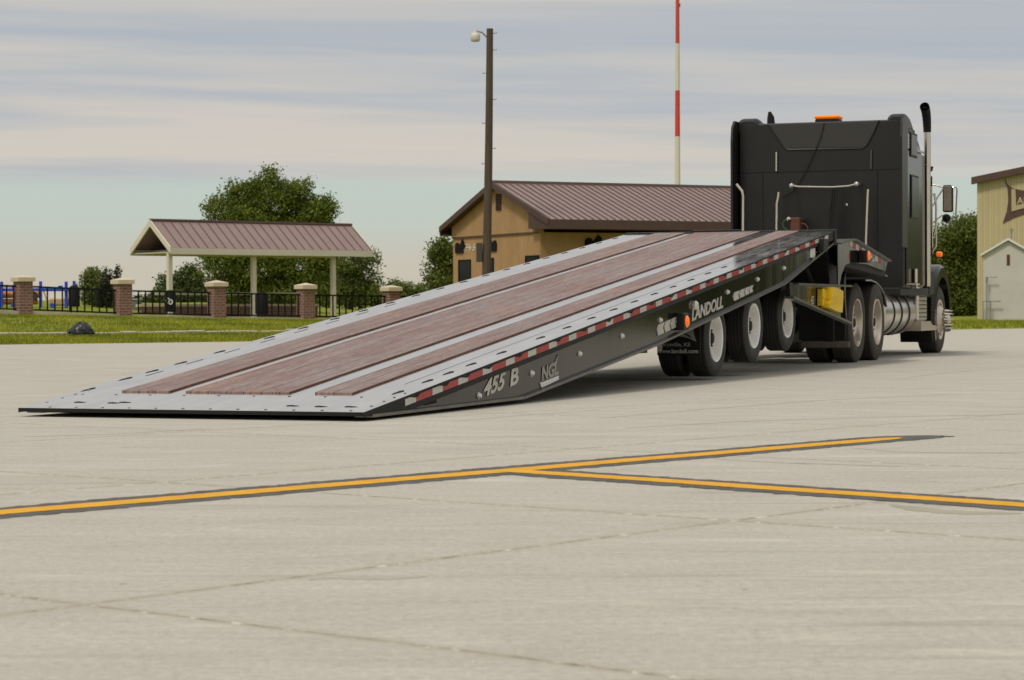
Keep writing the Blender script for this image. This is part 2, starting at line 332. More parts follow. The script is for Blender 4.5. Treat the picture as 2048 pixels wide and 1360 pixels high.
# ------------------------------------------------------------------ object helpers
COL = scene.collection
def tag(o, label=None, cat=None, group=None, kind=None):
    if label: o['label'] = label
    if cat: o['category'] = cat
    if group: o['group'] = group
    if kind: o['kind'] = kind
    return o
def empty(name, loc, rz=0, **k):
    o = bpy.data.objects.new(name, None); COL.objects.link(o); o.location = loc; o.rotation_euler = (0, 0, rz); o.empty_display_size = .3
    return tag(o, **k)
class MB:
    def __init__(s): s.v = []; s.f = []; s.mi = []; s.sm = []; s.cur = 0
    def add(s, vs, fs, smooth=False):
        n = len(s.v); s.v += [tuple(map(float, p)) for p in vs]
        for f in fs: s.f.append(tuple(i+n for i in f)); s.mi.append(s.cur); s.sm.append(smooth)
        return s
    def box(s, x0, x1, y0, y1, z0, z1, T=None):
        vs = [(x, y, z) for x in (x0, x1) for y in (y0, y1) for z in (z0, z1)]
        if T: vs = [T(*p) for p in vs]
        return s.add(vs, [(0,1,3,2), (4,6,7,5), (0,4,5,1), (2,3,7,6), (0,2,6,4), (1,5,7,3)])
    def bbox(s, x0, x1, y0, y1, z0, z1, b=.02, T=None):   # box with bevelled vertical and horizontal edges
        pr = [(x0+b, y0), (x1-b, y0), (x1, y0+b), (x1, y1-b), (x1-b, y1), (x0+b, y1), (x0, y1-b), (x0, y0+b)]
        ins = lambda k: [(x0+b+(p[0]-x0-b)*1 if 0 else min(max(p[0], x0+k), x1-k), min(max(p[1], y0+k), y1-k)) for p in pr]
        rings = [(ins(b), z0), (pr, z0+b), (pr, z1-b), (ins(b), z1)]
        vs = [(p[0], p[1], z) for r, z in rings for p in r]
        if T: vs = [T(*p) for p in vs]
        fs = [tuple(range(7, -1, -1)), tuple(range(24, 32))]
        for k in range(3):
            for i in range(8): fs.append((k*8+i, k*8+(i+1) % 8, (k+1)*8+(i+1) % 8, (k+1)*8+i))
        return s.add(vs, fs)
    def prism(s, poly, y0, y1, ax='y', T=None):  # poly: list of 2D; extruded along the axis
        n = len(poly)
        if ax == 'y': vs = [(p[0], y0, p[1]) for p in poly] + [(p[0], y1, p[1]) for p in poly]
        elif ax == 'x': vs = [(y0, p[0], p[1]) for p in poly] + [(y1, p[0], p[1]) for p in poly]
        else: vs = [(p[0], p[1], y0) for p in poly] + [(p[0], p[1], y1) for p in poly]
        if T: vs = [T(*p) for p in vs]
        return s.add(vs, [tuple(range(n)), tuple(range(2*n-1, n-1, -1))] + [(i, (i+1) % n, (i+1) % n+n, i+n) for i in range(n)])
    def tube(s, pts, r, seg=10, cap=True):
        pts = [Vector(p) for p in pts]; rs = r if isinstance(r, (list, tuple)) else [r]*len(pts)
        vs = []; up = None
        for i, p in enumerate(pts):
            d = (pts[min(i+1, len(pts)-1)] - pts[max(i-1, 0)]).normalized()
            if up is None: up = d.orthogonal().normalized()
            up = (up - d*up.dot(d)).normalized(); sd = d.cross(up)
            for k in range(seg):
                a = 2*math.pi*k/seg; vs.append(p + (up*math.cos(a) + sd*math.sin(a))*rs[i])
        fs = []
        for i in range(len(pts)-1):
            for k in range(seg): fs.append((i*seg+k, i*seg+(k+1) % seg, (i+1)*seg+(k+1) % seg, (i+1)*seg+k))
        s.add(vs, fs, True)
        if cap:
            n = len(vs)
            s.add(vs[:seg], [tuple(range(seg-1, -1, -1))]); s.add(vs[-seg:], [tuple(range(seg))])
        return s
    def lathe(s, prof, c=(0,0,0), axis='y', seg=48, close=False, smooth=True):  # prof: (r, along axis)
        vs = []; n = len(prof)
        for k in range(seg):
            a = 2*math.pi*k/seg; ca, sa = math.cos(a), math.sin(a)
            for r, t in prof:
                if axis == 'y': vs.append((c[0]+r*ca, c[1]+t, c[2]+r*sa))
                elif axis == 'x': vs.append((c[0]+t, c[1]+r*ca, c[2]+r*sa))
                else: vs.append((c[0]+r*ca, c[1]+r*sa, c[2]+t))
        fs = []
        for k in range(seg):
            k2 = (k+1) % seg
            for i in range(n if close else n-1):
                j = (i+1) % n; fs.append((k*n+i, k*n+j, k2*n+j, k2*n+i))
        return s.add(vs, fs, smooth)
    def build(s, name, m, parent=None, loc=None, smooth_angle=None):
        me = bpy.data.meshes.new(name); me.from_pydata(s.v, [], s.f)
        ms = m if isinstance(m, (list, tuple)) else [m]
        for x in ms: me.materials.append(x)
        me.polygons.foreach_set('material_index', s.mi); me.polygons.foreach_set('use_smooth', s.sm)
        me.update()
        import bmesh
        bm = bmesh.new(); bm.from_mesh(me); bmesh.ops.recalc_face_normals(bm, faces=bm.faces); bm.to_mesh(me); bm.free()
        if any(s.sm): me.set_sharp_from_angle(angle=R(38))
        o = bpy.data.objects.new(name, me); COL.objects.link(o)
        if parent: o.parent = parent
        if loc is not None: o.location = loc
        return o
def cp(o, parent=None, loc=None):
    c = o.copy(); COL.objects.link(c)
    if parent: c.parent = parent
    if loc is not None: c.location = loc
    for ch in o.children: cp(ch, c)
    return c
def text_mesh(s, name, m, parent, fn, size=1, shear=0, bold=0, thick=.004, align='LEFT', sx=1.0, spacing=1.0):
    """real lettering: fn maps (x, y, depth) of the text plane to the parent's space"""
    cu = bpy.data.curves.new(name, 'FONT'); cu.body = s; cu.size = size; cu.shear = shear; cu.offset = bold; cu.extrude = thick/2
    cu.align_x = align; cu.resolution_u = 3; cu.space_character = spacing
    o = bpy.data.objects.new(name, cu); COL.objects.link(o)
    dg = bpy.context.evaluated_depsgraph_get(); me = bpy.data.meshes.new_from_object(o.evaluated_get(dg)); COL.objects.unlink(o); bpy.data.objects.remove(o)
    for v in me.vertices: v.co = Vector(fn(v.co.x*sx, v.co.y, v.co.z))
    me.materials.clear(); me.materials.append(m); me.name = name
    ob = bpy.data.objects.new(name, me); COL.objects.link(ob); ob.parent = parent
    return ob

# ================================================================== THE SETTING
# ground far beyond, apron, lawn rising towards the fence
AP = [(-60, 20), (-10.82, 48.84), (-6.4, 51.6), (16.3, 73.6), (20.5, 75.5), (27, 66), (36, 52), (50, 34), (60, 18)]   # far edge of the apron
def edgeY(x):
    return float(np.interp(x, [p[0] for p in AP], [p[1] for p in AP]))
me = MB(); far = 0
me.add([(-1500, -300, -.10), (1500, -300, -.10), (1500, 2400, -.10), (-1500, 2400, -.10)], [(0,1,2,3)])
fo = me.build('ground', M['lawn']); tag(fo, kind='structure')
a = MB(); pts = [(-60, -40)] + [(60, -40)] + [(p[0], p[1]) for p in reversed(AP)]
a.prism(pts, -.35, 0, ax='z'); o = a.build('concrete_apron', M['concrete']); tag(o, kind='structure')
# lawn as a height grid
def lawnz(x, y):
    d = y - edgeY(x)
    if d < 0: return -0.02
    left = np.interp(x, [-30, -18, -14, -11, -8, -4, 4, 14, 20], [.62, .56, .46, .36, .30, .26, .20, .06, .0])
    rise = float(np.interp(x, [-30, -14, -8, -2], [.62, .50, .25, 0]))*float(np.interp(d, [50, 68, 140], [0, 1, 1.3]))
    return rise+float(np.interp(d, [0, .3, 11, 13.5, 30, 34, 44, 500], [-.02, .02, .03, .05, 1*left, left, left, left*0.8]))
g = MB(); xs = np.concatenate([np.linspace(-60, 36, 97), np.linspace(40, 120, 17)]); ds = np.array([-.4, 0, .3, 2, 5, 8, 11, 12, 13.5, 16, 19, 22, 25, 28, 31, 34, 38, 44, 60, 90, 140, 220])
vs = []
for d in ds:
    for x in xs:
        y = edgeY(x)+d; vs.append((x, y, lawnz(x, y) + (0 if d < 1 else float(rng.normal(0, .008)))))
nx = len(xs); fs = [(j*nx+i, j*nx+i+1, (j+1)*nx+i+1, (j+1)*nx+i) for j in range(len(ds)-1) for i in range(nx-1)]
g.add(vs, fs, True); o = g.build('lawn', M['lawn']); tag(o, kind='structure')
# half-buried kerb of the old road, and the kerb under the fence
k = MB(); xs2 = np.linspace(-22, 2.5, 60)
for i in range(59):
    x0, x1 = xs2[i], xs2[i+1]; y0, y1 = edgeY(x0)+11.8, edgeY(x1)+11.8
    z0 = .125+float(rng.normal(0, .010))
    vs = [(x0, y0, -.05), (x1, y1, -.05), (x1, y1+.35, -.05), (x0, y0+.35, -.05), (x0, y0, z0), (x1, y1, z0), (x1, y1+.35, z0+.02), (x0, y0+.35, z0+.02)]
    k.add(vs, [(4,5,6,7), (0,1,5,4), (3,7,6,2)])
tag(k.build('kerb', M['kerb']), kind='structure')

# grass blades: tufts standing on the lawn wherever the camera can look
def blades(n, xr, dr, hmin, hmax, name, wd=.012):
    x = rng.uniform(xr[0], xr[1], n); d = rng.uniform(dr[0], dr[1], n); ey = np.interp(x, [p[0] for p in AP], [p[1] for p in AP]); y = ey+d
    z = np.array([lawnz(a, b) for a, b in zip(x, y)])-.01
    h = rng.uniform(hmin, hmax, n); an = rng.uniform(0, math.pi, n); lx = rng.normal(0, .35, n)*h; ly = rng.normal(0, .35, n)*h
    dx = np.cos(an)*wd; dy = np.sin(an)*wd
    V = np.empty((n, 3, 3)); V[:, 0] = np.c_[x-dx, y-dy, z]; V[:, 1] = np.c_[x+dx, y+dy, z]; V[:, 2] = np.c_[x+lx, y+ly, z+h]
    return mesh_np(name, V.reshape(-1, 3), 3, M['blade'], tint_patch(V[:, 0]))
def tint_patch(P):
    f = .5+.22*np.sin(P[:, 0]*1.7+P[:, 1]*.6)+.2*np.sin(P[:, 0]*.5-P[:, 1]*.9)
    return np.c_[np.clip(f+rng.normal(0, .22, len(P)), 0, 1), rng.uniform(0, 1, len(P)), np.zeros(len(P))]
def mesh_np(name, V, k, m, tint, parent=None):
    nf = len(V)//k; me = bpy.data.meshes.new(name); me.vertices.add(len(V)); me.vertices.foreach_set('co', V.astype(np.float32).ravel())
    me.loops.add(len(V)); me.loops.foreach_set('vertex_index', np.arange(len(V), dtype=np.int32))
    me.polygons.add(nf); me.polygons.foreach_set('loop_start', np.arange(0, len(V), k, dtype=np.int32))
    try: me.polygons.foreach_set('loop_total', np.full(nf, k, dtype=np.int32))
    except Exception: pass
    me.update(calc_edges=True); me.validate()
    at_ = me.attributes.new('tint', 'FLOAT_VECTOR', 'FACE'); at_.data.foreach_set('vector', tint.astype(np.float32).ravel())
    me.materials.append(m); o = bpy.data.objects.new(name, me); COL.objects.link(o)
    if parent: o.parent = parent
    return o
tag(blades(56000, (-20, -2), (.02, 36), .04, .11, 'grass', .016), 'uneven mown grass sloping up from the apron to the brick pillar fence', 'grass', kind='stuff')
tag(blades(3800, (-16, -2), (11.0, 11.85), .07, .15, 'grass', .016), 'ragged grass tufts leaning over the near side of the kerb', 'grass', kind='stuff')
tag(blades(7000, (-16, -2), (12.3, 14.4), .08, .17, 'grass', .016), 'longer yellowing grass growing along and over the half-buried kerb', 'grass', kind='stuff')
tag(blades(12000, (-14, -2), (-.22, .5), .03, .11, 'grass', .016), 'ragged grass fringe at the far left edge of the concrete', 'grass', kind='stuff')
tag(blades(14000, (13, 30), (0, 34), .06, .16, 'grass', .02), 'short grass in front of the tan hangar', 'grass', kind='stuff')

# ---------------------------------------------------------------- painted lines on the apron
def strip(name, pts, wd, z, m, jag=0):
    if jag:
        A_ = np.array(pts, float); cum = np.concatenate([[0], np.cumsum(np.linalg.norm(np.diff(A_, axis=0), axis=1))]); m_ = max(40, int(cum[-1]/.03)); t_ = np.linspace(0, cum[-1], m_)
        wa = np.array(wd if isinstance(wd, (list, tuple, np.ndarray)) else [wd]*len(pts), float); wd = np.interp(t_, cum, wa); pts = [np.array([np.interp(v, cum, A_[:, 0]), np.interp(v, cum, A_[:, 1])]) for v in t_]
    s = MB(); n = len(pts); lf = []; rt = []
    for i, p in enumerate(pts):
        d = np.array(pts[min(i+1, n-1)])-np.array(pts[max(i-1, 0)]); d = d/np.linalg.norm(d); q = np.array([-d[1], d[0]])
        ww = wd[i] if isinstance(wd, (list, tuple, np.ndarray)) else wd
        j1, j2 = (rng.normal(0, jag, 2) if jag else (0, 0)); lf.append(np.array(p)+q*(ww/2+j1)); rt.append(np.array(p)-q*(ww/2+j2))
    s.add([(a[0], a[1], z) for a in lf]+[(a[0], a[1], z) for a in rt], [(n+i, n+i+1, i+1, i) for i in range(n-1)])
    return tag(s.build(name, m), kind='structure')
A0 = np.array([-5.5, 4.05]); J = gnd(1005, 941)[:2]; E1 = gnd(1795, 883)[:2]; L0p = gnd(0, 1017)[:2]
dm = (E1-L0p)/np.linalg.norm(E1-L0p)
main = [L0p-dm*4, L0p-dm*2] + [L0p+(E1-L0p)*t for t in np.linspace(0, 1, 14)]
jit = lambda P: [np.array(p)+rng.normal(0, .004, 2) for p in P]
# dark backing tapers off beyond the end of the yellow
TP = gnd(1895, 882)[:2]; tail = [E1+(TP-E1)*t+dm*.16*math.sin(math.pi*t) for t in (.35, .7, 1.0)]
strip('dark_line_border', jit(main)+tail, [.38]*len(main)+[.26, .12, .01], .0015, M['blackline'], .009)
strip('yellow_line', jit(main[:-1])+[E1-dm*.12, E1+dm*.02], [.155]*(len(main)-1)+[.14, .03], .0030, M['yellow'], .0028)
B1 = gnd(2048, 1021)[:2]; db = (B1-J)/np.linalg.norm(B1-J); br = [J+(B1-J)*t for t in np.linspace(0.0, 1, 10)]+[B1+db*2, B1+db*4]
strip('dark_line_border', [J+db*.12]+jit(br[1:]), [.30]+[.37]*(len(br)-1), .0022, M['blackline'], .009)
strip('yellow_line', [J-dm*.0]+jit(br[1:]), [.15]*len(br), .0036, M['yellow'], .0028)

# rubber scuffs, a damp stain and swept arcs on the concrete (each a thin stain at its own spot)
scuff = paint_line_mat('tyre_scuff', (.345,.32,.265), (.40,.37,.31), .95, 3); stainm = paint_line_mat('damp_stain', (.30,.27,.20), (.36,.325,.25), .8, 2)
def mark(pts, wmax, m=scuff):
    P_ = [gnd(*p)[:2] for p in pts]; n = 16; t = np.linspace(0, len(P_)-1, n)
    X = np.interp(t, range(len(P_)), [p[0] for p in P_]); Y_ = np.interp(t, range(len(P_)), [p[1] for p in P_])
    w_ = [max(.001, wmax*math.sin(math.pi*(i+.3)/(n-.4))**.6*rng.uniform(.75, 1.1)) for i in range(n)]
    strip('ground_stain', [np.array([x, y]) for x, y in zip(X, Y_)], w_, .0008, m)
mark([(614, 1156), (650, 1152), (700, 1154), (770, 1156), (848, 1152)], .035)
mark([(1580, 931), (1640, 933), (1700, 936), (1800, 940)], .04)
mark([(1430, 922), (1520, 928), (1620, 934)], .03)
mark([(1780, 1016), (1850, 1028), (1930, 1034), (2040, 1036)], .14, stainm)
mark([(1700, 902), (1800, 911), (2040, 916)], .05); 
mark([(1200, 838), (1400, 822), (1640, 806), (1900, 797)], .09); mark([(900, 842), (1050, 830), (1200, 821)], .05)
mark([(40, 865), (200, 862), (420, 852)], .04); mark([(1250, 858), (1500, 846), (1800, 840), (2046, 838)], .07)
mark([(1790, 765), (1900, 752), (2046, 742)], .12); mark([(0, 745), (160, 741), (400, 739)], .10)
# ================================================================== TREES
def crown_pts(n, blobs, clump=.5, shell=.55):
    """leaf clump centres spread through the blobs' volume, denser near the outside"""
    w_ = np.array([b[3]*b[4]*b[5] for b in blobs])**.8; w_ /= w_.sum(); idx = rng.choice(len(blobs), n, p=w_)
    B = np.array(blobs)[idx]; d = rng.normal(0, 1, (n, 3)); d /= np.linalg.norm(d, axis=1)[:, None]
    r = (shell+(1-shell)*rng.random(n)**.6)[:, None]*rng.uniform(.82, 1.08, n)[:, None]
    return B[:, :3]+d*r*B[:, 3:6]
def leaves(name, blobs, nclump, per, csize, lsize, m, parent, droop=0., spike=0.):
    C = crown_pts(nclump, blobs); P = np.repeat(C, per, 0); n = len(P)
    off = rng.normal(0, 1, (n, 3))*csize; off[:, 2] *= .75
    if spike: off[:, 2] = np.abs(off[:, 2])*spike; off[:, :2] *= np.clip(1-off[:, 2:3]/(csize*spike*2.2), .1, 1)
    P = P+off
    u = rng.normal(0, 1, (n, 3)); u /= np.linalg.norm(u, axis=1)[:, None]; u[:, 2] -= droop
    v = np.cross(u, rng.normal(0, 1, (n, 3))); v /= np.linalg.norm(v, axis=1)[:, None]
    s = lsize*rng.uniform(.6, 1.3, n)[:, None]
    V = np.empty((n, 4, 3)); V[:, 0] = P-u*s; V[:, 1] = P+v*s*.45; V[:, 2] = P+u*s; V[:, 3] = P-v*s*.45
    tc_ = np.repeat(rng.uniform(0, 1, nclump), per); tint = np.c_[np.clip(tc_*.6+rng.uniform(0, .4, n), 0, 1), rng.uniform(0, 1, n)*.6+np.repeat(rng.uniform(0, .4, nclump), per), np.zeros(n)]
    return mesh_np(name, V.reshape(-1, 3), 4, m, tint, parent)
def tree(kind, px, Y, py_base, blobs_px, nclump, per, csize, lsize, m, label, cat='tree', droop=0., spike=0., group=None, trunk_r=.16, base_z=None, limbs=7):
    """blobs_px: (px, py, half width px, half height px) read off the photo at distance Y"""
    b = at(px, py_base, Y); root = empty(kind, (float(b[0]), float(b[1]), float(b[2]) if base_z is None else base_z))
    tag(root, label, cat, group); O = np.array(root.location); s = Y/FPX; bl = []
    for (bx, by, hw, hh) in blobs_px:
        c = at(bx, by, Y)-O; bl.append((c[0], c[1]+rng.uniform(-.4, .4)*hw*s, c[2], hw*s, hw*s*.9, hh*s))
    t = MB(); top = max(q[2] for q in bl)
    t.tube([(0, 0, -.2), (.03, 0, top*.25), (-.03, .03, top*.55), (.0, 0, top*.9)], [trunk_r, trunk_r*.8, trunk_r*.5, trunk_r*.15], 8)
    for i in range(limbs):
        q = bl[i % len(bl)]; z0 = top*random.uniform(.2, .55); e = np.array(q[:3])+rng.normal(0, .3, 3)*np.array(q[3:6])
        md = (np.array([0, 0, z0])+e)/2+np.array([0, 0, -.12]); t.tube([(0, 0, z0), md, e], [trunk_r*.45, trunk_r*.28, trunk_r*.08], 6)
        for _ in range(3):
            e2 = e+rng.normal(0, .4, 3)*np.array(q[3:6]); t.tube([md+(e-md)*.5, e2], [trunk_r*.15, trunk_r*.04], 5)
    t.build('trunk', M['bark'], root)
    leaves('crown', bl, nclump, per, csize, lsize, m, root, droop, spike)
    return root
tree('ash_tree', 545, 112, 612, [(545, 350, 20, 20), (515, 362, 14, 14), (470, 372, 16, 18), (612, 372, 16, 16), (430, 400, 16, 16), (655, 405, 16, 18), (495, 385, 35, 28), (585, 385, 36, 30), (540, 400, 60, 48), (455, 420, 45, 34), (630, 420, 42, 36), (500, 455, 70, 48), (600, 460, 68, 50),
     (445, 530, 42, 38), (520, 525, 70, 55), (610, 525, 68, 50), (450, 500, 50, 25), (655, 500, 22, 40), (470, 580, 50, 26), (560, 580, 60, 28), (640, 570, 45, 28)], 2300, 26, .19, .085, M['leafA'],
     'large rounded green tree rising directly behind the shelter roof', droop=.3, trunk_r=.2, limbs=13)
tree('scrub_tree', 700, 118, 608, [(700, 520, 40, 34), (735, 515, 26, 26), (690, 560, 50, 28), (745, 560, 22, 24), (710, 580, 50, 24)], 480, 20, .19, .085, M['leafC'],
     'thin yellowish tree with bare twigs at the right end of the shelter', trunk_r=.1, limbs=12)
tree('scrub_tree', 188, 104, 608, [(190, 548, 20, 18), (180, 575, 20, 22), (200, 580, 22, 24)], 170, 22, .15, .075, M['leafC'],
     'small olive-green bushy tree between the first two pillars, left of the juniper', trunk_r=.08)
tree('juniper_tree', 225, 102, 610, [(215, 560, 12, 24), (238, 555, 7, 24), (225, 585, 22, 26), (250, 590, 10, 16), (207, 590, 18, 22)], 260, 22, .09, .06, M['juniper'],
     'dark spiky juniper behind the fence beside the second pillar', spike=2.6, trunk_r=.08)
tree('oak_tree', 375, 135, 606, [(378, 548, 26, 22), (350, 565, 22, 22), (400, 568, 20, 22), (330, 560, 12, 20), (375, 590, 48, 18)], 380, 20, .2, .10, M['leafB'],
     'dark rounded tree seen between the first and second shelter posts', trunk_r=.15)
tree('hedge_bush', 560, 142, 608, [(470, 595, 60, 16), (560, 592, 60, 18), (640, 594, 50, 16), (430, 598, 40, 12)], 420, 20, .2, .11, M['leafB'], 'long low dark hedge at the foot of the big tree behind the shelter', 'bush', trunk_r=.05, limbs=4)
tree('hedge_bush', 720, 138, 608, [(690, 594, 40, 16), (740, 590, 40, 18), (780, 598, 30, 12)], 300, 20, .2, .11, M['leafC'], 'low green brush under the thin tree beyond the shelter', 'bush', trunk_r=.05, limbs=4)
tree('hedge_bush', 300, 128, 610, [(290, 598, 26, 12), (318, 590, 18, 20)], 120, 18, .16, .09, M['leafB'], 'low dark bush right of the second brick pillar', 'bush', trunk_r=.05, limbs=4)
tree('hedge_bush', 800, 140, 606, [(800, 578, 32, 14), (830, 580, 22, 12), (845, 590, 30, 12), (790, 570, 12, 14)], 160, 18, .18, .10, M['leafC'], 'low bushes behind the fifth brick pillar left of the tan building', 'bush', trunk_r=.05, limbs=5)
tree('maple_tree', 885, 100, 620, [(885, 500, 24, 24), (875, 530, 22, 28), (900, 520, 22, 40), (885, 565, 32, 28), (905, 560, 22, 40)], 420, 22, .15, .08, M['leafC'],
     'green tree at the left corner of the tan stucco building', trunk_r=.12)
tree('oak_tree', 1925, 160, 628, [(1930, 478, 42, 36), (1890, 500, 34, 40), (1960, 480, 40, 40), (1915, 540, 52, 50), (1880, 570, 40, 50), (1955, 570, 50, 60), (1920, 610, 60, 32)], 2300, 20, .30, .115, M['leafC'],
     'dense dark trees between the truck cab and the tan hangar', trunk_r=.25)
# the row whose reflection shows in the black side of the trailer
for i, (X, Y, h) in enumerate([(28.6, 72.5, 4.6), (33.0, 64.5, 6.0), (36.6, 58.5, 7.2), (41, 53.5, 6.2), (45.5, 48, 7.0)]):
    root = empty('maple_tree', (X, Y, 0)); tag(root, 'tree in the row far to the right of the apron', 'tree', 'trees to the right of the apron')
    t = MB(); t.tube([(0, 0, -.2), (0, 0, h*.7)], [.2, .06], 7); t.build('trunk', M['bark'], root)
    leaves('crown', [(0, 0, h*.55, h*.45, h*.4, h*.42), (h*.2, 0, h*.3, h*.38, h*.3, h*.30), (-h*.25, 0, h*.28, h*.36, h*.3, h*.28)], 330, 16, .4, .26, M['leafC'], root)

# ================================================================== BRICK PILLAR FENCE
PIL = [(-150, 533, 611.5, 81), (47, 541, 619, 83), (246, 548, 628, 85.2), (434, 555, 633, 87.6), (612, 562, 637, 90), (783, 568, 640, 92.6), (948, 573, 642, 95.2)]
fdir = None; tops = []
pos = []
for (px, pt, pb, Y) in PIL:
    b = at(px, pb, Y); t_ = at(px, pt, Y); pos.append((float(b[0]), float(Y), float(b[2]), float(t_[2])))
fa = math.atan2(pos[-1][1]-pos[0][1], pos[-1][0]-pos[0][0])
plab = ['outside the left edge of the picture', 'nearest the left edge of the picture, in front of the blue machine', 'second from the left, beside the dark juniper',
        'between the first two posts of the shelter', 'in front of the right half of the shelter', 'beyond the right end of the shelter, half hidden by the ramp', 'behind the ramp']
def pillar(i, p):
    r = empty('brick_pillar', (p[0], p[1], p[2]-.05), fa); H = p[3]-p[2]+.05
    tag(r, 'square brick fence pillar with a pale pyramid cap, '+plab[i], 'pillar', 'brick pillars of the fence')
    MB().box(-.26, .26, -.26, .26, 0, H-.24).build('shaft', M['brick'], r)
    c = MB(); zc = H-.24; c.box(-.33, .33, -.33, .33, zc, zc+.15)
    c.add([(-.33,-.33,zc+.15), (.33,-.33,zc+.15), (.33,.33,zc+.15), (-.33,.33,zc+.15), (0,0,zc+.24)], [(0,1,4), (1,2,4), (2,3,4), (3,0,4)])
    c.build('cap', M['cap'], r); return r
for i, p in enumerate(pos[:6]):
    pillar(i, p)
pan_lab = ['left of the first brick pillar', 'between the first and second brick pillars', 'between the second and third pillars, shelter post behind it',
           'between the third and fourth brick pillars', 'between the fourth and fifth brick pillars', 'right of the fifth brick pillar, running behind the ramp']
for i in range(6):
    a_, b_ = np.array(pos[i]), np.array(pos[i+1]); d = b_[:2]-a_[:2]; Ln = float(np.hypot(*d)); an = math.atan2(d[1], d[0])
    r = empty('iron_fence_panel', (float(a_[0]), float(a_[1]), float(a_[2])), an)
    tag(r, 'black iron railing panel '+pan_lab[i], 'fence', 'iron railing panels between the brick pillars')
    dz = float(b_[2]-a_[2]); zt = lambda x: dz*x/Ln
    T = lambda x, y, z: (x, y, z+zt(x))
    x0, x1 = .27, Ln-.27
    top = 1.02; bot = .17
    MB().box(x0, x1, -.03, .03, top-.06, top, T=T).build('top_rail', M['iron'], r)
    MB().box(x0, x1, -.03, .03, bot-.04, bot+.02, T=T).build('bottom_rail', M['iron'], r)
    n = 12
    bb = None
    for k_ in range(n):
        x = x0+.08+(x1-x0-.16)*k_/(n-1)
        if bb is None:
            bb = MB().box(-.023, .023, -.02, .02, bot+.02, top-.06).build('baluster', M['iron'], r, (x, 0, zt(x)))
        else:
            c = bb.copy(); COL.objects.link(c); c.parent = r; c.location = (x, 0, zt(x))
# kerb under the fence
k = MB()
for i in range(6):
    a_, b_ = pos[i], pos[i+1]
    d = np.array([b_[0]-a_[0], b_[1]-a_[1]]); d /= np.linalg.norm(d); q = np.array([-d[1], d[0]])*.22
    vs = [(a_[0]-q[0], a_[1]-q[1], a_[2]-.3), (b_[0]-q[0], b_[1]-q[1], b_[2]-.3), (b_[0]+q[0], b_[1]+q[1], b_[2]-.3), (a_[0]+q[0], a_[1]+q[1], a_[2]-.3)]
    vs += [(x, y, z+.40) for x, y, z in vs]; k.add(vs, [(4,5,6,7), (0,1,5,4), (1,2,6,5), (2,3,7,6), (3,0,4,7)])
tag(k.build('fence_kerb', M['kerb']), kind='structure')

# ================================================================== OPEN SHELTER
def gable_roof(mb, x0, x1, yc, half, ze, zr, th=.10):
    for s in (-1, 1):
        mb.add([(x0, yc, zr), (x1, yc, zr), (x1, yc+s*half, ze), (x0, yc+s*half, ze), (x0, yc, zr-th), (x1, yc, zr-th), (x1, yc+s*half, ze-th), (x0, yc+s*half, ze-th)],
               [(0,1,2,3), (4,7,6,5), (0,3,7,4), (1,5,6,2), (3,2,6,7), (0,4,5,1)])
def seams(mb, x0, x1, yc, half, ze, zr, step, w=.03, h=.035):
    n = int((x1-x0)/step)
    for k_ in range(n+1):
        x = x0+.02+k_*(x1-x0-.07)/n
        for s in (-1, 1):
            mb.add([(x, yc, zr+.001), (x+w, yc, zr+.001), (x+w, yc+s*half, ze+.001), (x, yc+s*half, ze+.001), (x, yc, zr+h), (x+w, yc, zr+h), (x+w, yc+s*half, ze+h), (x, yc+s*half, ze+h)],
                   [(4,5,6,7), (0,4,7,3), (1,2,6,5), (3,7,6,2)])
P0 = at(343, 489, 92); F = Frame(P0[0], P0[1], R(50)); gz = .36
sh = empty('picnic_shelter', (F.o[0], F.o[1], gz), F.rz)
tag(sh, 'long open shelter with brown metal gable roof and cream posts behind the fence', 'shelter')
Ls = F.side(746, 492)[0]; eave = P0[2]-gz; W2 = 3.05; half = W2/2
_l, zr_ = F.side(305, 434, half); zr_ -= gz; LL = Ls
# solve the ridge height from both visible ridge ends
z1 = F.side(305, 434, half)[1]-gz; z2 = F.side(703, 447, half)[1]-gz; ridge = (z1+z2)/2
rf = MB(); gable_roof(rf, 0, LL, half, half, eave+.0, ridge, .06); rf.build('roof', M['roof'], sh)
sm = MB(); seams(sm, 0, LL, half, half, eave, ridge, .42); sm.build('roof_seam', M['roofseam'], sh)
MB().box(-.01, LL+.01, half-.09, half+.09, ridge-.02, ridge+.06).build('ridge_cap', M['roofseam'], sh)
fa_ = MB(); fa_.box(0, LL, -.03, .03, eave-.26, eave-.01); fa_.box(0, LL, W2-.03, W2+.03, eave-.26, eave-.01); fa_.build('fascia', M['cream'], sh)
for xx in (-.04, LL-.02):
    gb = MB()
    for s in (-1, 1):
        gb.prism([(half, ridge+.02), (half+s*(half+.02), eave+.02), (half+s*(half+.02), eave-.24), (half, ridge-.24)], xx, xx+.06, ax='x')
    gb.build('barge_board', M['cream'], sh)
MB().box(.05, LL-.05, .04, W2-.04, eave-.20, eave-.17).build('ceiling', M['cream'], sh)
trs = MB()
for xx in (.9, 2.8): trs.box(xx, xx+.08, .1, W2-.1, eave-.17, eave-.05)
trs.build('truss', M['cream'], sh)
for (px_, py_, lat_) in ((340, 620, .35), (508, 625, .35), (667, 628, .35)):
    al = F.side(px_, py_, lat_)[0]
    MB().box(al-.09, al+.09, lat_-.09, lat_+.09, -.25, eave-.2).build('post', M['cream'], sh)
wl = MB(); wl.box(.3, LL-.9, W2-.3, W2-.06, -.3, .48); wl.build('low_wall', M['brick'], sh)
MB().box(.2, LL-.8, W2-.36, W2, .48, .58).build('wall_coping', M['cap'], sh)
MB().box(.8, LL-1.1, W2-.55, W2-.51, .96, 1.07).build('counter_rail', M['cream'], sh)

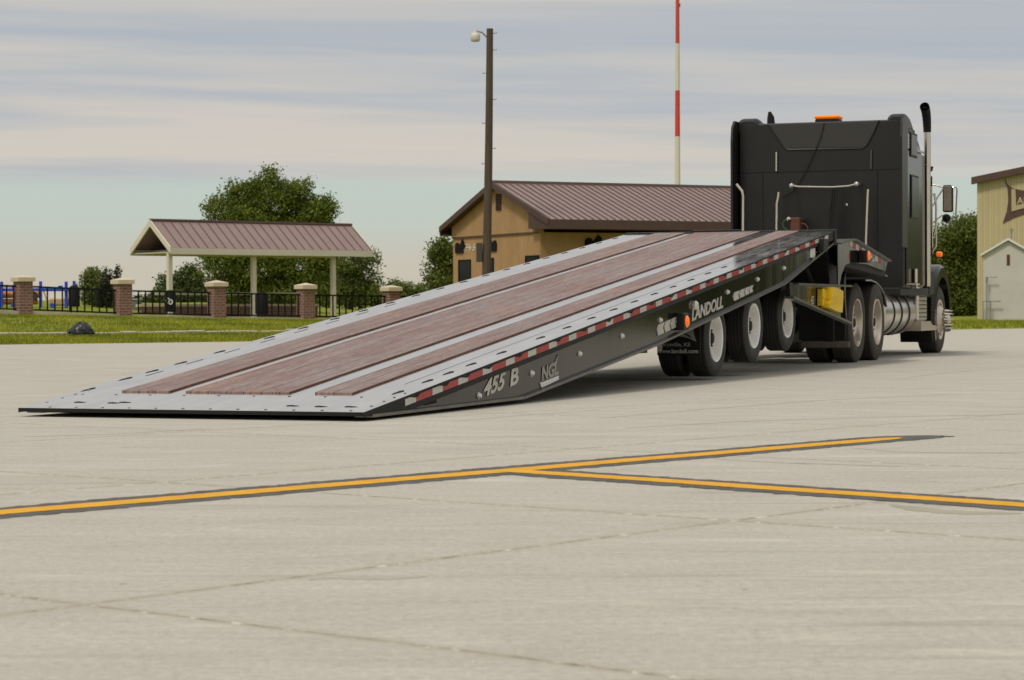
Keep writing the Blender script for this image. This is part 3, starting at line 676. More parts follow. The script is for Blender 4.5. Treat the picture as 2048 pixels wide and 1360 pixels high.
# litter bins and the panel by the fence
def litter_bin(px, pt, pb, Y, wd, label, emblem=False, legs=False):
    b = at(px, pb, Y); t_ = at(px, pt, Y); H = float(t_[2]-b[2]); r = empty('litter_bin', (float(b[0]), float(b[1]), float(b[2])), 0)
    tag(r, label, 'litter bin', 'black bins behind the railings')
    z0 = .12 if legs else 0.0
    MB().lathe([(0, z0), (wd/2-.03, z0), (wd/2, z0+.03), (wd/2, H-.14), (wd/2-.05, H-.06), (wd/2-.12, H), (0, H)], axis='z', seg=20).build('bin_body', M['iron'], r)
    if legs:
        for x in (-.11, .11): MB().tube([(x, 0, -.1), (x, 0, z0+.02)], .03, 8).build('leg', M['iron'], r)
    if emblem:
        e = MB(); 
        for (cx_, cz_, rr) in ((-.05, H*.52, .085), (.05, H*.46, .085)):
            n = 14; e.add([(cx_+rr*math.cos(2*math.pi*i/n), -wd/2-.012, cz_+rr*1.25*math.sin(2*math.pi*i/n)) for i in range(n)]+[(cx_+rr*.55*math.cos(2*math.pi*i/n), -wd/2-.012, cz_+rr*.8*math.sin(2*math.pi*i/n)) for i in range(n)],
                  [(i, (i+1) % n, (i+1) % n+n, i+n) for i in range(n)])
        e.build('emblem', M['whitedec'], r)
litter_bin(149, 563, 612, 86, .43, 'rounded black bin on two short legs in front of the blue machine', legs=True)
litter_bin(341, 574, 618, 88.5, .44, 'black bin with a white ringed emblem at the foot of the shelter post', emblem=True)
litter_bin(524, 579, 624, 91, .52, 'plain black bin by the middle post of the shelter')

# grey cabinet behind the fence
b = at(272, 612, 100); r = empty('utility_cabinet', (float(b[0]), 100, float(b[2])-.1), R(-12)); tag(r, 'small grey-green utility cabinet right of the second brick pillar', 'cabinet')
MB().bbox(-.2, .2, -.2, .2, 0, .5, .02).build('cabinet_body', mat('cabinet_green', (.10,.115,.09), .6), r); MB().bbox(-.23, .23, -.23, .23, .5, .56, .015).build('cabinet_lid', mat('cabinet_lid', (.30,.31,.27), .6), r)

# ================================================================== BLUE MACHINE beyond the fence
Ym = 100
def mp(px, py, dy=0): p = at(px, py, Ym); return p
b0 = at(70, 606, Ym); bm_ = empty('farm_implement', (float(b0[0]), Ym, float(b0[2])), 0); tag(bm_, 'blue steel machine frame with orange-brown rolls behind the left end of the fence', 'farm machine')
def lb(px, py): p = at(px, py, Ym)-b0; return float(p[0]), float(p[2])
def bxp(x0, y0, x1, y1, d0, d1, name, m):
    a_ = lb(x0, y1); c_ = lb(x1, y0); return MB().bbox(a_[0], c_[0], d0, d1, a_[1], c_[1], .015).build(name, m, bm_)
bxp(-60, 568, 137, 573, -.05, .08, 'main_beam', M['blue']); bxp(-60, 568, 137, 573, 1.4, 1.5, 'main_beam', M['blue'])
for x in (5, 83, 150): bxp(x-3, 554, x+3, 606, -.12, -.05, 'upright', M['blue'])
bxp(129, 555, 135, 608, .1, .2, 'upright', M['blue']); bxp(116, 563, 124, 570, 0.1, .3, 'bracket', M['blue'])
x0, z0 = lb(25, 567); x1, z1_ = lb(34, 553); MB().tube([(x0, .0, z0), (x1, .0, z1_)], .04, 6).build('brace', M['blue'], bm_)
for (xa, xb, yc_, hh, m_) in ((-60, 75, 579.5, 7.5, 'rustor'), (-60, 72, 594, 6, 'rustor'), (-60, 78, 563.5, 2.2, 'tan')):
    a_ = lb(xa, yc_); c_ = lb(xb, yc_); MB().lathe([(0, 0), (hh*Ym/FPX, 0), (hh*Ym/FPX, c_[0]-a_[0]), (0, c_[0]-a_[0])], c=(a_[0], .4, a_[1]), axis='x', seg=18).build('roll', M[m_], bm_)
for (xa, yc_, hh) in ((66, 583, 9), (28, 602, 6), (105, 603, 5)):
    a_ = lb(xa, yc_); MB().lathe([(.03, -.08), (hh*Ym/FPX, -.08), (hh*Ym/FPX, .08), (.03, .08)], c=(a_[0], .1, a_[1]), seg=18, close=True).build('wheel', M['blue' if yc_ > 600 else 'rubber'], bm_)
x0, z0 = lb(94, 602); MB().bbox(x0, x0+.9, .5, 1.3, z0-.02, z0+.30, .05).build('hopper', M['tan'], bm_)
MB().tube([(lb(88, 573)[0], 0, lb(88, 573)[1]), (lb(96, 598)[0], 0, lb(96, 598)[1])], .035, 6).build('brace', M['tan'], bm_)

# ================================================================== BLACK PLASTIC BAG on the grass
b = gnd(168, 668); r = empty('plastic_bag', (float(b[0]), float(b[1])-.4, 0.09)); tag(r, 'crumpled black plastic bundle lying on the grass by the kerb', 'bag')
s_ = b[1]/FPX; s1 = MB(); nu, nv = 34, 16; vs = []
for j in range(nv+1):
    th = math.pi/2*j/nv
    for i in range(nu):
        ph = 2*math.pi*i/nu; rr = 1+.10*math.sin(3*ph+1)+.06*math.sin(7*ph+th*5)+.05*random.uniform(-1, 1)
        vs.append((23*s_*rr*math.cos(ph)*math.cos(th)+.0, 18*s_*rr*math.sin(ph)*math.cos(th), max(0, 24*s_*math.sin(th)*(1+.08*math.sin(4*ph)))))
s1.add(vs, [(j*nu+i, j*nu+(i+1) % nu, (j+1)*nu+(i+1) % nu, (j+1)*nu+i) for j in range(nv) for i in range(nu)], True)
s1.build('bundle', M['bag'], r)
k_ = MB(); k_.lathe([(0, -.05), (.035, -.03), (.05, .02), (.02, .07), (0, .08)], c=(-24*s_, 0, .06), axis='z', seg=10); k_.build('knot', M['bag'], r)

# ================================================================== TAN STUCCO BUILDING
cY = 84; Pc = at(1083, 466, cY); H = Frame(Pc[0], Pc[1], 1.1068); gz = .22
hb = empty('stucco_building', (H.o[0], H.o[1], gz), H.rz); tag(hb, 'tan stucco building with a brown metal gable roof and squirrel silhouettes', 'building')
WH = H.rear(908, 474, 0)[0]; LH = 12.5; zband = Pc[2]-gz; og = .3
ap_l, ap_z = H.rear(988, 364, -og); apz = ap_z-gz; hw = 3.40
ex = H.rear(1100, 447, -og); exz = ex[1]-gz; hh_ = -ex[0]+hw      # half width of roof, to the eave tip

zeave = exz+.15
slope = (apz-zeave)/hh_
w_ = MB()
w_.box(0, LH, 0, WH, -.5, zband+.02); w_.build('wall', M['stucco'], hb)
zs = lambda y: apz-.16-slope*abs(y-hw)
gbw = MB(); gbw.prism([(-.03, zband+.02), (WH+.03, zband+.02), (WH+.03, max(zs(WH), zband+.1)), (hw, zs(hw)), (-.03, max(zs(0), zband+.1))], -.04, .12, ax='x'); gbw.build('gable_wall', M['stucco'], hb)
MB().box(-.055, -.0405, .02, WH+.05, zband, zband+.05).build('gable_trim', M['trim'], hb)
rf = MB(); gable_roof(rf, -og, LH+.4, hw, hh_, zeave, apz, .10); rf.build('roof', M['roof'], hb)
sm = MB(); seams(sm, -og, LH+.4, hw, hh_, zeave, apz, .30, .035, .04); sm.build('roof_seam', M['roofseam'], hb)
MB().box(-og-.02, LH+.42, hw-.12, hw+.12, apz-.04, apz+.07).build('ridge_cap', M['roofseam'], hb)
fa2 = MB(); fa2.box(-og, LH+.4, hw-hh_-.03, hw-hh_+.02, zeave-.34, zeave-.005); fa2.box(-og, LH+.4, hw+hh_-.02, hw+hh_+.03, zeave-.34, zeave-.005); fa2.build('fascia', M['trim'], hb)
bg_ = MB()
for s in (-1, 1): bg_.prism([(hw, apz+.02), (hw+s*hh_, zeave+.02), (hw+s*hh_, zeave-.20), (hw, apz-.19)], -og-.05, -og+.01, ax='x')
bg_.build('barge_board', M['trim'], hb)
sf = MB(); yy = hw-hh_
sf.box(-og+.01, LH+.38, yy+.02, -.001, zeave-.33, zeave-.30); sf.box(-og+.01, LH+.38, WH+.001, hw+hh_-.02, zeave-.33, zeave-.30)
for s in (-1, 1): sf.prism([(hw, apz-.12), (hw+s*(hh_-.03), zeave-.12), (hw+s*(hh_-.03), zeave-.18), (hw, apz-.18)], -og+.01, -.045, ax='x')
sf.build('soffit', M['trim'], hb)
# boxed eave return on the gable end, right hand
er = MB(); er.prism([(yy+.02, zeave-.30), (.42, zeave-.30), (.42, zs(.42)+.02), (yy+.02, zeave-.10)], -og+.02, -.06, ax='x'); er.build('eave_return', M['trim'], hb)
a0, zt_ = H.rear(995, 388, -.05); a1, zb_ = H.rear(1005, 420, -.05)
v_ = MB(); v_.box(-.075, -.045, a1, a0, zb_-gz, zt_-gz); v_.build('gable_vent', M['trim'], hb)
vs_ = MB()
for kk in range(7):
    z = zb_-gz+(zt_-zb_)*(kk+.5)/7; vs_.box(-.095, -.076, a1+.02, a0-.02, z-.02, z+.02)
vs_.build('louvre', M['iron'], hb)
def wrect(px0, py0, px1, py1, name='window'):
    y1_, z1q = H.rear(px0, py0, 0); y0_, z0q = H.rear(px1, py1, 0); z1q -= gz; z0q -= gz
    f = MB()
    for (u0, u1, q0, q1) in ((y0_-.06, y0_, z0q-.06, z1q+.06), (y1_, y1_+.06, z0q-.06, z1q+.06), (y0_, y1_, z1q, z1q+.06), (y0_, y1_, z0q-.06, z0q)): f.box(-.03, .0-.002, u0, u1, q0, q1)
    fo_ = f.build(name, M['iron'], hb); MB().box(-.012, -.004, y0_, y1_, z0q, z1q).build('pane', M['glass'], fo_)  # frame blackened to stand in for the shade of a deep reveal
wrect(920, 522, 942, 590); wrect(972, 519, 988, 590); wrect(1054, 515, 1079, 570)
# squirrel silhouettes (black cut-outs on the wall)
SQ = [(0,0), (.9,0), (1.0,.12), (.92,.35), (1.02,.55), (1.18,.62), (1.20,.72), (1.05,.80), (1.08,.98), (1.00,1.16), (.92,1.22), (.86,1.34), (.80,1.20), (.72,1.05), (.62,.86), (.55,.62), (.45,.80), (.36,.98), (.20,1.02), (.06,.92), (-.02,.70), (-.03,.42)]
def squirrel(plane, y0, y1, z0, z1, flip, label=None):
    pts = [((p[0] if not flip else 1.17-p[0])/1.2, p[1]/1.34) for p in SQ]
    if plane == 'gable': return MB().prism([(y1+(y0-y1)*p[0], z0+(z1-z0)*p[1]) for p in pts], -.05, -.003, ax='x').build('squirrel_cutout', M['iron'], hb)
    return MB().prism([(y0+(y1-y0)*p[0], z0+(z1-z0)*p[1]) for p in pts], -.06, -.005, ax='y').build('squirrel_cutout', M['iron'], hb)
yL, zT = H.rear(914, 478, 0); yR, zB = H.rear(933, 505, 0); squirrel('gable', yR, yL, zB-gz, zT-gz, False)
yL, zT = H.rear(979, 474, 0); yR, zB = H.rear(996, 502, 0); squirrel('gable', yR, yL, zB-gz, zT-gz, True)
aL, zB = H.side(1172, 497, 0); aR, zT = H.side(1208, 468, 0); squirrel('side', aL, aR, zB-gz, min(zT-gz, zband-.05), False)
yL, zT = H.rear(933, 484, 0); yR, zB = H.rear(953, 501, 0); sz = (zT-zB)*1.15
tt_ = text_mesh('Fly S', 'wall_lettering', M['whitedec'], hb, lambda x, y, z: (-.012-z, yL-x, zB-gz+y), size=sz, shear=.25, bold=-.004, sx=(yL-yR)/(sz*2.0), thick=.02)

# ================================================================== WOODEN POLE with lamp and meter box
pY = 81; pb = at(971, 636, pY); pt_ = at(985, 57, pY); pr = empty('utility_pole', (float(pb[0]), pY, float(pb[2])-.1)); tag(pr, 'leaning weathered wooden pole with a lamp arm in front of the tan building', 'utility pole')
dx_ = float(pt_[0]-pb[0]); Hp = float(pt_[2]-pb[2])+.1
ax = lambda t: (dx_*t + .03*math.sin(t*3.0), 0, Hp*t)
p_ = MB(); p_.tube([ax(t) for t in np.linspace(0, 1, 14)], [.165-.05*t for t in np.linspace(0, 1, 14)], 14); p_.build('pole_shaft', M['pole'], pr)
lp = MB(); a_ = at(979, 74, pY)-np.array(pr.location); b_ = at(961, 62, pY)-np.array(pr.location); lp.tube([tuple(a_), tuple((a_+b_)/2+np.array([0, 0, .06])), tuple(b_)], .028, 8); lp.build('lamp_arm', M['grey'], pr)
hd = MB(); c_ = at(956, 68, pY)-np.array(pr.location)
hd.lathe([(.0, .16), (.07, .15), (.09, .05), (.15, .0), (.165, -.02), (.165, -.20), (.13, -.25), (0, -.25)], c=tuple(c_), axis='z', seg=20); hd.build('lamp_head', mat('lamp_housing', (.55,.52,.45), .5), pr)
for (sx_, py_) in ((1, 66), (1, 99), (-1, 145), (1, 197), (-1, 244), (1, 294), (-1, 324)):
    t = (636-py_)/(636-57); q = ax(t); MB().tube([(q[0]+sx_*.05, 0, q[2]), (q[0]+sx_*.24, 0, q[2]), (q[0]+sx_*.24, 0, q[2]+.035)], .014, 6).build('climbing_step', M['grey'], pr)
c0 = at(954, 523, pY-.1)-np.array(pr.location); c1 = at(966.5, 485, pY-.1)-np.array(pr.location)
MB().bbox(float(c0[0]), float(c1[0]), -.15, .12, float(c0[2]), float(c1[2]), .015).build('meter_box', mat('meter_box_grey', (.045,.042,.035), .6), pr)

# ================================================================== RED AND WHITE MAST
mY = 135; mb_ = at(1355.5, 612, mY); mm = empty('radio_mast', (float(mb_[0]), mY, 0)); tag(mm, 'tall slim red and white banded mast rising behind the tan building', 'mast')
zz = lambda py: float(at(1357, py, mY)[2])
bands = [(-.2, zz(276), 'mastwhite'), (zz(276), zz(184), 'mastred'), (zz(184), zz(90), 'mastwhite'), (zz(90), zz(-8), 'mastred'), (zz(-8), zz(-100), 'mastwhite')]
for (z0, z1_, m_) in bands:
    rr = lambda z: .205-.0052*z; lean = .0035
    MB().tube([(lean*z0, 0, z0), (lean*z1_, 0, z1_)], [rr(z0), rr(z1_)], 16).build('mast_section', M[m_], mm)
MB().tube([(.1, 0, zz(16)), (.19, 0, zz(16)), (.19, 0, zz(10))], .05, 8).build('mast_bracket', M['mastred'], mm)

# ================================================================== TAN HANGAR and white shed
hY = 124; c_ = at(1955, 645, hY); hyaw = R(112)     # front wall runs to the right and slightly nearer
HG = Frame(c_[0], c_[1], hyaw, 0)
hg = empty('hangar', (float(c_[0]), float(c_[1]), -.05), HG.rz); tag(hg, 'tall tan ribbed metal hangar with a dark emblem at the right edge', 'hangar')
ztop = HG.side(1957, 364, 0)[1]; zt2 = HG.side(2048, 346, 0)
sl_ = (zt2[1]-ztop)/zt2[0]; Lh = 26
w_ = MB(); w_.prism([(0, -.2), (Lh, -.2), (Lh, ztop+.05), (Lh/2, ztop+.05+sl_*Lh/2), (0, ztop+.05)], 0, 30, ax='y'); w_.build('wall', M['hangar'], hg)
w_ = MB(); tx = .75
w_.prism([(-.25, ztop-.30), (-.25, ztop+.06), (Lh/2, ztop+.10+sl_*(Lh/2+.25)), (Lh/2, ztop-.22+sl_*(Lh/2+.25))], -.35, -.01, ax='y'); w_.build('roof_trim', M['trim'], hg)
w_ = MB(); w_.add([(-.25, -.35, ztop+.07), (Lh/2, -.35, ztop+.11+sl_*Lh/2), (Lh/2, 30, ztop+.11+sl_*Lh/2), (-.25, 30, ztop+.07), (Lh+.25, -.35, ztop+.07), (Lh+.25, 30, ztop+.07)], [(0,1,2,3), (1,4,5,2)]); w_.build('roof', M['roof'], hg)
def hs(px, py): a_ = HG.side(px, py, 0); return a_[0], a_[1]+.05
O1 = [(2012, 366), (2018, 378), (2030, 386), (2048, 390), (2085, 392), (2120, 384), (2150, 370), (2144, 400), (2142, 420), (2146, 440), (2152, 462), (2120, 440), (2080, 432), (2048, 438), (2030, 444), (2018, 450), (2008, 455), (2016, 432), (2019, 410), (2018, 388)]
MB().prism([hs(*p) for p in O1], -.05, -.01, ax='y').build('emblem', M['trim'], hg)
lo = M['hangar']
LL_ = [(2026, 387), (2034, 388), (2035, 420), (2048, 417), (2075, 412), (2075, 419), (2048, 426), (2026, 432)]
MB().prism([hs(*p) for p in LL_], -.085, -.06, ax='y').build('emblem_lettering', mat('emblem_tan', (.40,.335,.19), .6), hg)
q0 = hs(2037, 417.5); q1 = hs(2100, 402)
text_mesh('ANDOLL', 'emblem_lettering', mat('emblem_tan', (.40,.335,.19), .6), hg, lambda x, y, z: (q0[0]+x, -.075-z, q0[1]+y+.02*x), size=(hs(2037, 403)[1]-q0[1])*1.35, bold=.01, thick=.02, sx=.95)

sY = 108; c_ = at(1967, 651, sY); SF = Frame(c_[0], c_[1], R(103), 0)
sd = empty('shed', (float(c_[0]), float(c_[1]), -.03), SF.rz); tag(sd, 'off-white gabled shed standing in front of the tan hangar', 'shed')
zt_ = SF.side(1967, 517)[1]; zp = SF.side(2018, 489)[1]; wsh = SF.side(2018, 500)[0]*2
MB().prism([(0, -.1), (wsh, -.1), (wsh, zt_), (wsh/2, zp), (0, zt_)], 0, 6, ax='y').build('wall', M['shed'], sd)
rfm = MB()
for s in (0, 1):
    p0 = (wsh/2, zp+.02); p1 = (-.12, zt_-.06) if s == 0 else (wsh+.12, zt_-.06)
    rfm.prism([p0, p1, (p1[0], p1[1]+.10), (p0[0], p0[1]+.12)], -.15, 6.15, ax='y')
rfm.build('roof', M['shedroof'], sd)
def sp_(px, py): a_ = SF.side(px, py); return a_[0], a_[1]+.03
a0 = sp_(2015, 518); a1 = sp_(2021, 539); MB().box(a0[0], a1[0], -.03, -.002, a1[1], a0[1]).build('shed_vent', M['rust'], sd)
def pipe(pts, name='pipe', r=.03):
    MB().tube([(sp_(*p)[0], -.25, sp_(*p)[1]) for p in pts], r, 8).build(name, M['grey'], pg)
pg = empty('pipe_rack', tuple(sd.location), SF.rz); tag(pg, 'grey pipework standing against the white shed wall', 'pipework')
pipe([(1974.5, 650), (1974.5, 563), (1995, 563)]); pipe([(1967, 650), (1967, 611), (2003, 611)]); pipe([(1982, 650), (1982, 612)]); 
pipe([(1975, 563), (1975, 573)], 'pipe', .06)
v1 = MB(); v1.tube([(sp_(2024, 500)[0], 1, sp_(2024, 512)[1]), (sp_(2024, 500)[0], 1, sp_(2024, 470)[1])], .035, 8); v1.tube([(sp_(2024, 500)[0], 1, sp_(2024, 470)[1]), (sp_(2024, 500)[0], 1, sp_(2024, 465)[1])], .08, 8); v1.build('roof_vent_pipe', M['grey'], sd)
v1 = MB(); v1.tube([(sp_(1988, 500)[0], 1, sp_(1988, 515)[1]), (sp_(1988, 500)[0], 1, sp_(1988, 498)[1])], .05, 8); v1.build('roof_vent_pipe', M['grey'], sd)

# ================================================================== WHEELS
def make_wheel(parent, x, y, z, Rt, wd, rr, style, side=1, rubber='rubber', name='wheel', spin=0.0):
    """side=+1: outer face towards -y"""
    wh = empty(name, (x, y, z), 0 if side > 0 else math.pi); wh.parent = parent
    t = MB(); g = .009; tw = wd
    prof = [(rr-.012, .05), (rr+.004, .018), (rr+.03, .004), (rr+(Rt-rr)*.5, -.004), (Rt-.035, .004), (Rt-.008, .020)]
    n = 5; step = (tw-.05)/n
    for i in range(n):
        a = .026+i*step; prof += [(Rt, a), (Rt, a+step-.012), (Rt-g, a+step-.010), (Rt-g, a+step-.002)]
    prof = prof[:-2]+[(Rt-.008, tw-.018), (Rt-.035, tw-.004), (rr+(Rt-rr)*.5, tw), (rr+.03, tw-.008), (rr-.012, tw-.05)]
    t.lathe(prof, seg=64, close=True); t.build('tyre', M[rubber], wh)
    r = MB()
    if style == 'dish':      # outer dual: deep dish, disc set well back
        r.lathe([(rr-.02, .07), (rr-.005, .03), (rr+.010, .012), (rr+.004, .002), (rr-.012, .006), (rr-.020, .028), (rr-.026, .060), (rr-.034, .095), (rr-.048, .118), (rr*.72, .122)], seg=56)
        dk = MB(); dk.lathe([(rr*.72, .121), (rr*.64, .128), (rr*.55, .120), (rr*.46, .095), (.02, .095)], seg=40); dk.build('rim_disc', M['discshade'], wh)  # dirty grey disc, darkened to paint the shade inside the dish
        r.build('rim', M['rimw'] if rubber == 'rubber' else M['rima'], wh)
        h = MB(); h.lathe([(.070, .12), (.066, .06), (.058, .05), (.050, .04), (0, .035)], seg=24)
        for i in range(10):
            a = 2*math.pi*i/10; h.lathe([(.012, .12), (.012, .085), (.008, .075), (0, .075)], c=(math.cos(a)*rr*.56, 0, math.sin(a)*rr*.56), seg=8)
        h.build('hub', M['dirty'], wh)
    elif style == 'inner':
        r.lathe([(rr+.008, .01), (rr-.02, .03), (rr-.03, .12), (rr*.6, .13), (.03, .13)], seg=40); r.build('rim', M['dirty'], wh)
    else:                    # steer wheel: disc out, with hand holes and spiked nut covers
        r.lathe([(rr-.02, .08), (rr+.010, .012), (rr+.002, .0), (rr-.02, .015), (rr-.035, .035), (rr-.07, .02), (rr*.62, -.02), (rr*.55, -.045), (rr*.30, -.045), (.02, -.045)], seg=56)
        r.build('rim', M['rima'], wh)
        hh = MB()
        for i in range(8):
            a = 2*math.pi*(i+.5)/8; hh.lathe([(0, -.0), (.026, -.001), (.028, .006)], c=(math.cos(a)*rr*.80, .012, math.sin(a)*rr*.80), seg=14)
        hh.build('hand_hole', M['hole'], wh)
        h = MB(); h.lathe([(.085, -.04), (.08, -.12), (.05, -.15), (0, -.16)], seg=24)
        for i in range(10):
            a = 2*math.pi*i/10; h.lathe([(.022, -.04), (.022, -.085), (.013, -.13), (.003, -.185), (0, -.19)], c=(math.cos(a)*rr*.47, 0, math.sin(a)*rr*.47), seg=10)
        h.build('lug_spikes', M['chrome'], wh)
    return wh

# ================================================================== TILT-BED TRAILER
T = Frame(-.95337, 14.85024, .36445); TT = .11662; Z = lambda a: .06+TT*a
tr = empty('tilt_trailer', tuple(T.o), T.rz)
tag(tr, 'black tilt-bed equipment trailer with brown plank deck, its tail lowered to the concrete', 'trailer')
SH = lambda x, y, z: (x, y, z+Z(x))       # everything fixed to the deck follows its slope
DL = 13.43; DW = 2.59
dp = MB(); dp.box(.010, DL, .004, DW-.004, -.022, 0, T=SH); dp.build('deck_plate', M['plate'], tr)
tl = MB(); tl.prism([(.12, Z(.12)-.023), (.9, Z(.9)-.023), (1.3, .03), (0.25, .018)], .035, DW-.035); tl.build('tail_wedge', M['chassis'], tr)
# plank strips, standing a little proud of the steel
for (l0, l1) in ((1.83, 2.21), (.90, 1.70), (.42, .70)):
    b_ = MB(); xs_ = np.linspace(.73, 13.38, 40)
    for i in range(39):
        x0, x1 = xs_[i], xs_[i+1]; h = .011
        vs = [(x0, l0, 0.0005), (x1, l0, .0005), (x1, l1, .0005), (x0, l1, .0005), (x0, l0, h), (x1, l0, h), (x1, l1, h), (x0, l1, h)]
        b_.add([SH(*p) for p in vs], [(4,5,6,7), (0,1,5,4), (2,3,7,6)]+([(3,0,4,7)] if i == 0 else [])+([(1,2,6,5)] if i == 38 else []))
    b_.build('plank_strip', M['wood'], tr)
    e_ = MB(); e_.box(.73, 13.38, l0-.005, l0-.001, .0005, .0100, T=SH); e_.build('plank_edge', mat('plank_side', (.10,.042,.02), .8, var=.3, vscale=20), tr)
# tie-down slots along both edges, their shade painted as black sheets on the plate
slot_poly = [(-.095, -.002), (-.03, -.014), (.03, -.030), (.060, -.026), (.085, -.004), (.06, .014), (.01, .010), (-.03, .014)]
slA = [.83, 1.35, 1.74, 2.18, 2.81, 3.68, 4.32]+[4.95+.605*i for i in range(14)]
for a in slA:
    for l, fl in ((.125+.006*min(a, 10), 1), (2.545, 1)):
        MB().prism([(a+p[0]*1.1, l+p[1]*.9) for p in slot_poly], .0012, .0022, ax='z', T=SH).build('tie_down_slot', M['hole'], tr)
for px, py in ((158, 797), (178+70, 798), (225, 799), (583, 808), (640, 810), (700, 811)):
    rr_ = ray(px, py); n_ = np.cross(T.u+np.array([0, 0, TT]), T.v); P0_ = T.o+np.array([0, 0, .06]); t_ = ((P0_-CO)@n_)/(rr_@n_); q = T.loc(CO+rr_*t_)
    MB().prism([(q[0]-p[1]*1.0, q[1]+p[0]*.55) for p in slot_poly], .0012, .0022, ax='z', T=SH).build('tie_down_slot', M['hole'], tr)
MB().box(1.2, 13.0, .235, .2385, .0008, .0016, T=SH).build('weld_seam', M['edge'], tr)
for a in np.arange(1.5, 6.2, .62): MB().box(a, a+.26, 2.455, 2.461, .001, .002, T=SH).build('weld_seam', M['hole'], tr)
rv = MB()
for l in np.arange(.12, 2.55, .205): rv.lathe([(0, .004), (.009, .003), (.011, 0)], c=(.06, l, Z(.06)+.0005), axis='z', seg=8)
for l in np.arange(.30, 2.5, .27): rv.lathe([(0, .004), (.009, .003), (.011, 0)], c=(.62, l, Z(.62)+.0005), axis='z', seg=8)
for a in (.25, .45, .62, .8):
    for l in (.06, 2.52): rv.lathe([(0, .004), (.009, .003), (.011, 0)], c=(a, l, Z(a)+.0005), axis='z', seg=8)
rv.build('rivet', M['edge'], tr)
# edge channel, reflective tape, black underside of the channel
ec = MB()
for l0, l1 in ((.0, .045), (DW-.045, DW)):
    ec.prism([(.0, Z(0)-.002), (DL, Z(DL)-.002), (DL, Z(DL)-.105), (.75, Z(.75)-.105), (0.0, .030)], l0 if l0 < 1 else DW-.0035, l0+.0035 if l0 < 1 else DW)
ec.box(.0, .009, .0036, DW-.0036, -.026, -.0015, T=SH)
ec.build('edge_channel', M['chassis'], tr)
tp = MB(); x = .66; i = 0
while x < 12.95:
    ln = .185 if i % 2 == 0 else .285
    tp.cur = 1 if i % 2 == 0 else 0
    tp.box(x, x+ln-.002, -.0025, -.0003, -.064, -.018, T=SH); x += ln; i += 1
tp.build('reflective_tape', [M['redt'], M['whitet']], tr)
pk = MB()
for a in slA: pk.prism([(a-.09, -.0175), (a+.09, -.0175), (a+.03, -.036)], -.0045, -.0028, T=lambda x, y, z: (x, y, z+Z(x)))
pk.build('stake_pocket', M['hole'], tr)
# side girders
prof_b = [(.12, .026), (2.94, .037), (6.35, .385), (11.05, .975), (13.43, 1.485)]
def girder(l0, l1, name='side_girder'):
    poly = [(p[0], p[1]) for p in prof_b]+[(13.43, Z(13.43)-.024), (.35, Z(.35)-.024)]
    return MB().prism(poly, l0, l1).build(name, M['gloss'], tr)
girder(.028, .042); girder(DW-.042, DW-.028)
for (l0, l1) in ((-.006, .12), (DW-.12, DW+.006)):
    f_ = MB()
    for (p, q) in zip(prof_b[:-1], prof_b[1:]):
        h = .016
        f_.prism([(p[0], p[1]-h*.3), (q[0], q[1]-h*.3), (q[0], q[1]+h), (p[0], p[1]+h)], l0, l1)
    f_.build('girder_flange', M['edge'], tr)
for l in (.72, 1.78):
    poly = [(.9, .05), (2.94, .07), (6.35, .42), (11.05, 1.0), (13.3, 1.45), (13.3, Z(13.3)-.03), (.9, Z(.9)-.03)]
    MB().prism(poly, l, l+.03).build('frame_rail', M['chassis'], tr)
cm = MB()
for a in np.arange(1.6, 13.2, .55):
    zb = np.interp(a, [p[0] for p in prof_b], [p[1] for p in prof_b])
    cm.box(a, a+.05, .05, DW-.05, max(zb+.05, Z(a)-.17), Z(a)-.024)
cm.build('cross_member', M['chassis'], tr)
MB().box(13.36, 13.47, -.012, DW+.012, -.17, .012, T=SH).build('front_lip', M['chassis'], tr)
MB().box(13.38, 13.46, 1.15, 1.75, .0125, .030, T=SH).build('front_lip_plate', M['chassis'], tr)
# marker lamps on the girder
for n_, (px, py) in enumerate([(776, 810), (958, 791), (1064, 747), (1160, 709), (1245, 674), (1322, 643), (1457, 588), (1517, 563), (1570, 541)]):
    a, z = T.side(px, py, .02); MB().lathe([(0, -.024), (.013, -.020), (.021, -.008), (.023, 0.0), (.027, 0.0), (.027, .006)], c=(a, .024, z), seg=16).build('marker_lamp', M['lamp'], tr)
a, z = T.side(1394, 614, .0); MB().lathe([(0, -.03), (.03, -.024), (.045, -.006), (.045, .02)], c=(a, .012, z), seg=18).build('marker_lamp', M['lamp'], tr)
a, z = T.side(1373, 645, -.055)
MB().bbox(a-.07, a+.09, -.055, .026, z-.085, z+.075, .008).build('lamp_bracket', M['plast'], tr)
MB().lathe([(0, -.022), (.040, -.018), (.056, -.004), (.056, .0)], c=(a+.012, -.055, z-.005), seg=24).build('amber_lamp', M['amber'], tr)
# tail hole and wedge hook
a, z = T.side(860, 795, .02); MB().prism([(a-.11, z+.05), (a+.11, z+.055), (a+.09, z+.0), (a+.11, z-.035), (a-.10, z-.045), (a-.07, z)], .018, .0275).build('side_slot', M['hole'], tr)
a, z = T.side(1643, 493, 0); MB().bbox(a-.10, a+.10, -.06, .026, z-.09, z+.06, .01).build('latch_bracket', M['plast'], tr)
a, z = T.side(1631, 511, 0); MB().box(a-.12, a+.12, .0225, .0275, z-.055, z+.055).build('white_label', M['whitedec'], tr)
